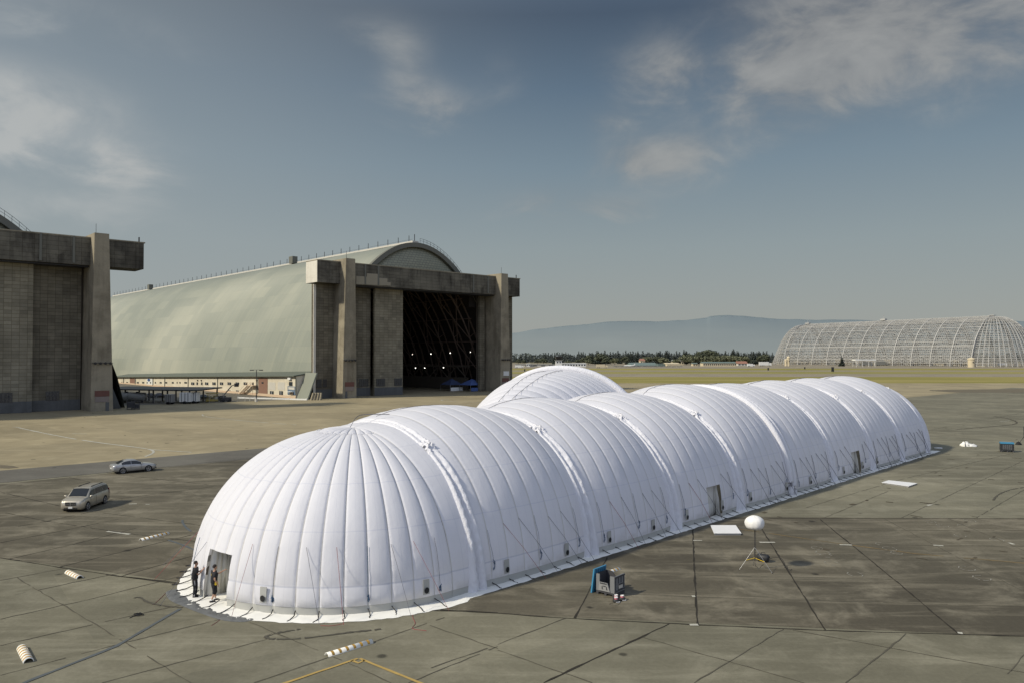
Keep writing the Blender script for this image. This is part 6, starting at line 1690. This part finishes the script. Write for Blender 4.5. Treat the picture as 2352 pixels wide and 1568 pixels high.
halfpipe((323, 1241), (386, 1225), .15, 'white half pipe with ochre tape bands lying left of the dome, farthest', 6)
halfpipe((156, 1315), (184, 1328), .18, 'short white half pipe with faint tape bands near the left edge', 5)
halfpipe((50, 1489), (66, 1521), .19, 'white half pipe with tape bands in the lower left corner', 6)
halfpipe((750, 1507), (853, 1475), .16, 'white half pipe with ochre tape bands before the dome above the yellow corner', 6)
halfpipe((1388, 1318), (1421, 1307), .13, 'white half pipe lying behind the open grey bin', 4)

# ------------------------------------------------------------------ open grey bin with blue lid and reels
def B9(x, y, z=0): return Vector(G((1620 + x / 9.8) * .81667, (1560 + y / 9.8) * .81667, z))
ca, cbn, ccn = B9(560, 1060), B9(1060, 1180), B9(1350, 1080)
ux = (cbn - ca); Lx = ux.length; ux.normalize(); uy = (ccn - cbn); Ly = .95; uy = Vector((-ux.y, ux.x, 0))
bino = thing('pallet_bin', 'open grey plastic pallet bin with its front flap dropped, beside the tent', 'bin', ca, math.atan2(ux.y, ux.x))
m_bing = simple('grey_bin_plastic', (.155, .16, .16), .55, 0, .1, 2); m_bindk = simple('dark_bin_plastic', (.045, .045, .048), .6)
m_flapl = simple('pale_bin_flap', (.26, .26, .25), .55, 0, .08, 2)
BH = 1.02
MB().box((Lx / 2, Ly / 2, .16), (Lx, Ly, .06)).box((Lx / 2, Ly / 2, .20), (Lx - .02, Ly - .02, .03)).build('floor', m_bindk, bino)
for x in (.06, Lx / 2, Lx - .06):
    MB().box((x, Ly / 2, .065), (.13, Ly, .13)).build('runner', m_bindk, bino)
for x in (.02, Lx - .02):
    MB().box((x, Ly / 2, .62), (.045, Ly, .82)).build('side_wall', m_bing if x > .5 else m_bindk, bino)
MB().box((Lx / 2, Ly - .02, .48), (Lx - .09, .045, .52)).build('back_wall', m_bindk, bino)
MB().extrude([(0.045, Ly - .045, .74), (.045, Ly - .045, BH), (.35, Ly - .045, BH), (.62, Ly - .045, .74)], (0, .04, 0)).build('back_upper_wall', m_bindk, bino)
for x0, x1 in ((0, .20), (Lx - .26, Lx)): MB().box(((x0 + x1) / 2, .02, .62), (x1 - x0, .05, .82)).build('front_post', m_bing, bino)
MB().hexa([(.16, -.05, .24), (Lx - .24, -.05, .24), (Lx - .24, 0, .24), (.16, 0, .24), (.25, -.12, .68), (Lx - .35, -.12, .68), (Lx - .35, -.07, .68), (.25, -.07, .68)]).build('front_flap', m_flapl, bino)
mb = MB()
for k in range(5): mb.box((.33 + k * (Lx - .75) / 4, -.125, .64), (.05, .02, .05))
mb.box((Lx / 2 - .13, -.10, .42), (.02, .02, .16)).box((Lx / 2 + .13, -.10, .42), (.02, .02, .16)).box((Lx / 2, -.11, .51), (.16, .02, .025)).build('flap_latches', MAT['black_plastic'], bino)
mb = MB()
for k in range(4): mb.box((Lx + .012, .1 + k * .25, .68), (.03, .04, .66))
mb.box((Lx + .012, Ly / 2, .98), (.04, Ly, .06)).box((Lx + .012, Ly / 2, .3), (.04, Ly, .05)).build('side_rib', m_bindk, bino)
lb_ = MB().box((Lx + .035, .52, .52), (.015, .36, .26)).build('label', MAT['pale'], bino); MB().box((Lx + .045, .52, .60), (.012, .34, .09)).build('label_text', m_bindk, lb_)
lid = thing('bin_lid', 'blue plastic lid leaning on the left side of the open grey bin', 'lid', ca + ux * -.16, math.atan2(ux.y, ux.x))
m_lid = simple('blue_plastic', (.045, .20, .33), .45, 0, .1, 2)
MB().hexa([(-.14, -.08, .02), (-.06, -.08, .02), (-.06, 1.02, .02), (-.14, 1.02, .02), (.03, -.08, 1.24), (.11, -.08, 1.24), (.11, 1.02, 1.24), (.03, 1.02, 1.24)]).build('panel', m_lid, lid)
mb = MB()
for k in range(5): mb.hexa([(-.055, .1 + k * .19, .1), (-.03, .1 + k * .19, .1), (-.03, .16 + k * .19, .1), (-.055, .16 + k * .19, .1), (.10, .1 + k * .19, 1.18), (.125, .1 + k * .19, 1.18), (.125, .16 + k * .19, 1.18), (.10, .16 + k * .19, 1.18)])
mb.build('rib', simple('blue_plastic_shaded', (.03, .10, .16), .5), lid)  # lid blue darkened, shade put into the rib colour
m_pink2 = simple('pink_label', (.50, .16, .19), .6); m_whitep = simple('white_plastic_cap', (.66, .65, .62), .5)
for (x, y, lab) in ((1105, 1290, 'black blower fan with pink collar before the grey bin, front left of three'), (1275, 1240, 'black blower fan with pink collar before the grey bin, right of three'), (1108, 1225, 'black blower fan tucked closest to the grey bin behind the other two')):
    g = B9(x, y); o = thing('blower_fan', lab, 'fan', g, .3)
    MB().lathe([(.10, 0), (.16, .02), (.175, .07), (.15, .13), (.09, .15)], (0, 0, 0), 16).build('housing', MAT['black_plastic'], o, True)
    MB().lathe([(.088, .15), (.088, .22)], (0, 0, 0), 14).build('collar', m_pink2, o); MB().lathe([(.092, .222), (.092, .25), (.06, .252), (.055, .235)], (0, 0, 0), 14).build('outlet_ring', m_whitep, o)
    MB().box((.03, -.14, .05), (.20, .08, .03)).build('foot_plate', m_whitep, o)
cable = smoothline([B9(1130, 1300), B9(1000, 1330), B9(930, 1350), B9(960, 1375), B9(1080, 1392), B9(1170, 1370), B9(1210, 1330), B9(1230, 1290)], 8)
tag(MB().tube([p + Vector((0, 0, .015)) for p in cable], .012, 5).build('power_cable', MAT['black_rubber']), 'black cable looping in front of the blower fans', 'cable')

# ------------------------------------------------------------------ balloon light on a tripod
def B7(x, y, z=0): return Vector(G((2040 + x / 7.127) * .81667, (1420 + y / 7.127) * .81667, z))
l1, l2 = B7(275, 1300), B7(945, 1370); tc_ = (l1 + l2) / 2 + Vector((.12, .55, 0)); l3 = tc_ + (tc_ - (l1 + l2) / 2).normalized() * .8
tc_ = (l1 + l2 + l3) / 3
bl = thing('balloon_light', 'round white balloon lamp on a tall tripod standing on the dark slabs', 'lamp', tc_)
zbm = CAM_H + ray(1736, 1214)[2] * tc_.y / ray(1736, 1214)[1]; ztp = CAM_H + ray(1736, 1183)[2] * tc_.y / ray(1736, 1183)[1]
MB().beam((0, 0, .62), (0, 0, zbm + .1), .018, 8).beam((.05, -.02, .7), (.05, -.02, zbm), .012, 6).build('pole', MAT['dark_metal'], bl)
for l_ in (l1, l2, l3):
    v_ = l_ - tc_; lg = MB().beam((v_.x * .02, v_.y * .02, 1.24), (v_.x, v_.y, .02), .012, 8).build('leg', MAT['steel'], bl)
    MB().beam((v_.x * .98, v_.y * .98, .05), (v_.x * 1.02, v_.y * 1.02, .0), .024, 6).build('rubber_foot', MAT['black_rubber'], lg)
    MB().beam((v_.x * .03, v_.y * .03, .66), (v_.x * .56, v_.y * .56, .56), .015, 6).build('brace', m_yprint, bl)
mb = MB(); vs = []; NB = 40; Hb = ztp - zbm; pr = [(.10, 0), (.34, .03), (.46, .14), (.515, .30), (.52, .5), (.50, .66), (.44, .78), (.34, .88), (.22, .96), (.10, 1.0), (.01, 1.0)]
for i, (r, z) in enumerate(pr):
    for k in range(NB):
        a = 2 * math.pi * k / NB; w_ = 1 + .05 * noise.noise(Vector((math.cos(a) * 3, math.sin(a) * 3, z * 1.2))) + .035 * math.sin(k * 2.3 + z * 4) * (z > .4)
        vs.append((math.cos(a) * r * w_, math.sin(a) * r * w_, zbm + z * Hb + .02 * noise.noise(Vector((a * 2, z * 3, 1)))))
mb.add(vs, [(i * NB + k, i * NB + (k + 1) % NB, (i + 1) * NB + (k + 1) % NB, (i + 1) * NB + k) for i in range(len(pr) - 1) for k in range(NB)]).build('balloon', simple('white_nylon', (.70, .69, .65), .6, 0, .08, 5), bl, True)
MB().beam((.52, 0, zbm + Hb * .48), (.56, 0, zbm + Hb * .48), .03, 6).build('valve', MAT['black_rubber'], bl)
g = B7(760, 1130); gb = thing('ballast_box', 'black rounded ballast box with a cable at the foot of the balloon lamp', 'box', g, -.7)
MB().tube([(-.32, 0, .22), (-.28, 0, .24), (.26, 0, .24), (.32, 0, .22)], [.16, .23, .23, .16], 12).build('casing', MAT['black_plastic'], gb, True)
MB().tube([(-.12, 0, .44), (-.1, 0, .54), (.1, 0, .54), (.12, 0, .44)], .015, 6).build('handle', MAT['black_rubber'], gb)
for s in (-.2, .2): MB().box((s, 0, .02), (.06, .36, .04)).build('foot', MAT['black_rubber'], gb)
pts = smoothline([B7(860, 1110), B7(940, 1055), B7(1060, 1050), B7(1140, 1085), B7(1200, 1200), B7(1190, 1260), B7(1240, 1220), B7(1260, 1290), B7(1340, 1290), B7(1270, 1330), B7(1330, 1340)], 8)
tag(MB().tube([p + Vector((0, 0, .02)) for p in pts], .013, 5).build('power_cable', MAT['black_rubber']), 'dark cable running right from the ballast box along a slab joint', 'cable')
pts = smoothline([tc_ + Vector((0, -.03, 1.0)), tc_ + Vector((.0, -.06, .3)), B7(640, 1230, .02), B7(690, 1255, .02), B7(720, 1215, .02), B7(770, 1170, .08)], 8)
tag(MB().tube(pts, .012, 5).build('power_cable', MAT['black_rubber']), 'dark cable hanging from the balloon lamp pole down to the ballast box', 'cable')

# ------------------------------------------------------------------ loose things on the pavement
def panel(pts, h, label):
    q = [Vector(G(*p)) for p in pts]; c = sum(q, Vector()) / 4; o = thing('floor_panel', label, 'panel', c)
    v_ = [p - c for p in q]
    MB().hexa([Vector((p.x * .97, p.y * .97, .0)) for p in v_] + [Vector((p.x * .97, p.y * .97, h)) for p in v_]).build('edge_frame', MAT['steel'], o)
    MB().hexa([Vector((p.x, p.y, h)) for p in v_] + [Vector((p.x, p.y, h + .025)) for p in v_]).build('top_sheet', simple('white_panel', (.68, .68, .66), .5, 0, .06, 1.5), o)
panel([(1640, 1229), (1703, 1229), (1690, 1210), (1632, 1210)], .14, 'white flat panel on the ground left of the balloon lamp')
panel([(2025, 1110), (2087, 1119), (2107, 1112), (2041, 1105)], .12, 'white flat panel on the ground farther right near the second flank door')
def P25(x, y, z=0): return Vector(G((2560 + x / 7.35) * .816667, (1160 + y / 7.35) * .816667, z))
a, b = P25(1870, 805), P25(2150, 818); d = (b - a); L = d.length; d.normalize()
px_ = thing('pallet_box', 'black pallet box with a blue lid standing at the right edge', 'box', a, math.atan2(d.y, d.x))
MB().box((L / 2, .55, .62), (L, 1.1, .86)).build('body', MAT['black_plastic'], px_); MB().box((L / 2, .55, 1.12), (L + .05, 1.15, .14)).build('lid', m_lid, px_)
for x in (.1, L / 2, L - .1): MB().box((x, .55, .1), (.16, 1.1, .2)).build('runner', m_bindk, px_)
mb = MB()
for r in range(4):
    for k in range(5): mb.box((.3 + k * (L - .6) / 4, -.012, .42 + r * .15), (.16, .02, .06))
mb.build('printed_grid', m_bing, px_); MB().box((L + .012, .5, .6), (.02, .14, .3)).box((L + .012, .85, .75), (.02, .12, .2)).build('label', MAT['pale'], px_)
g = P25(1210, 690); bag = thing('cloth_bundle', 'crumpled white cloth bundle on the ground between the tent end and the black box', 'bundle', g)
def lump(c, r, s, seed):
    mb = MB(); n, m = 14, 8; vs = []
    for i in range(m + 1):
        th_ = math.pi / 2 * i / m
        for k in range(n):
            a_ = 2 * math.pi * k / n; q = r * (1 + .35 * noise.noise(Vector((math.cos(a_) * 1.6 + seed, math.sin(a_) * 1.6, th_ * 2))))
            vs.append((c[0] + math.cos(a_) * math.cos(th_) * q * s[0], c[1] + math.sin(a_) * math.cos(th_) * q * s[1], math.sin(th_) * q * s[2]))
    return mb.add(vs, [(i * n + k, i * n + (k + 1) % n, (i + 1) * n + (k + 1) % n, (i + 1) * n + k) for i in range(m) for k in range(n)])
lump((-.3, .2, 0), .62, (1.2, .8, .9), 1).build('rear_fold', m_sheet, bag, True); lump((.35, -.2, 0), .5, (1.3, .7, .65), 5).build('front_fold', MAT['white_paint'], bag, True)
for k in range(3): MB().tube([(-.7 + .5 * k, -.4, .05), (-.5 + .5 * k, 0, .58 - .06 * k), (-.2 + .5 * k, .4, .1)], .04, 5).build('strap', MAT['black_rubber'], bag)
a, b = P25(500, 738), P25(660, 742); d = b - a
tag(MB().tube([a + Vector((0, 0, .08)), b + Vector((0, 0, .08))], .11, 8).build('white_roll', MAT['white_paint'], None, True), 'white rolled sheet poking out at the far end of the tent', 'roll')
tp = thing('light_stand', 'thin black stand cut by the right edge beyond the black box', 'stand', P25(2352, 640))
MB().beam((0, 0, .9), (0, 0, 2.4), .04, 6).build('pole', MAT['dark_metal'], tp)
for k in range(3): MB().beam((0, 0, 1.0), (.6 * math.cos(k * 2.09 + 2.4), .6 * math.sin(k * 2.09 + 2.4), 0), .03, 5).build('leg', MAT['dark_metal'], tp)
g = P25(2240, 660); sb_ = thing('sand_bag', 'small black sandbag left of the thin stand at the right edge', 'sandbag', g); lump((0, 0, 0), .42, (1.0, .6, .9), 3).build('bag', MAT['black_rubber'], sb_, True); MB().tube([(-.1, 0, .35), (0, 0, .5), (.1, 0, .35)], .03, 5).build('handle', MAT['black_rubber'], sb_)
g = Vector(G((1.0 / 1.68 * 660) * .816667, (1580 + 252 / 1.68) * .816667)); st = thing('strap_coil', 'small black coiled strap on the bare pavement left of the tarpaulin', 'strap', g)
MB().tube([(.17 * math.cos(k * .55) - .02 * k / 4, .13 * math.sin(k * .55), .03 + .003 * k) for k in range(26)], .022, 5).build('coil', MAT['black_rubber'], st); MB().tube([(-.1, -.05, .03), (-.25, -.2, .025), (-.28, -.38, .02)], .022, 5).build('tail', MAT['black_rubber'], st)
# loose rope ends by the tent foot
for pts, lab, m in (([E6(1970, 225), E6(1950, 255), E6(1962, 290), E6(1950, 315), E6(2015, 325)], 'thin red rope trailing over the pavement under the right side of the dome', m_rope_r),
                    ([E6(725, 202), E6(760, 170), E6(790, 140)], 'short red rope staked left of the grey tarpaulin', m_rope_r), ([E6(1000, 300), E6(1030, 280), E6(1060, 250)], 'red rope end staked in front of the tarpaulin', m_rope_r),
                    ([E6(1515, 300), E6(1560, 302), E6(1625, 292)], 'short red rope lying in front of the middle of the dome', m_rope_r)):
    tag(MB().tube([Vector(p) + Vector((0, 0, .02)) for p in smoothline(pts, 6)], .014, 4).build('loose_rope', m), lab, 'rope')
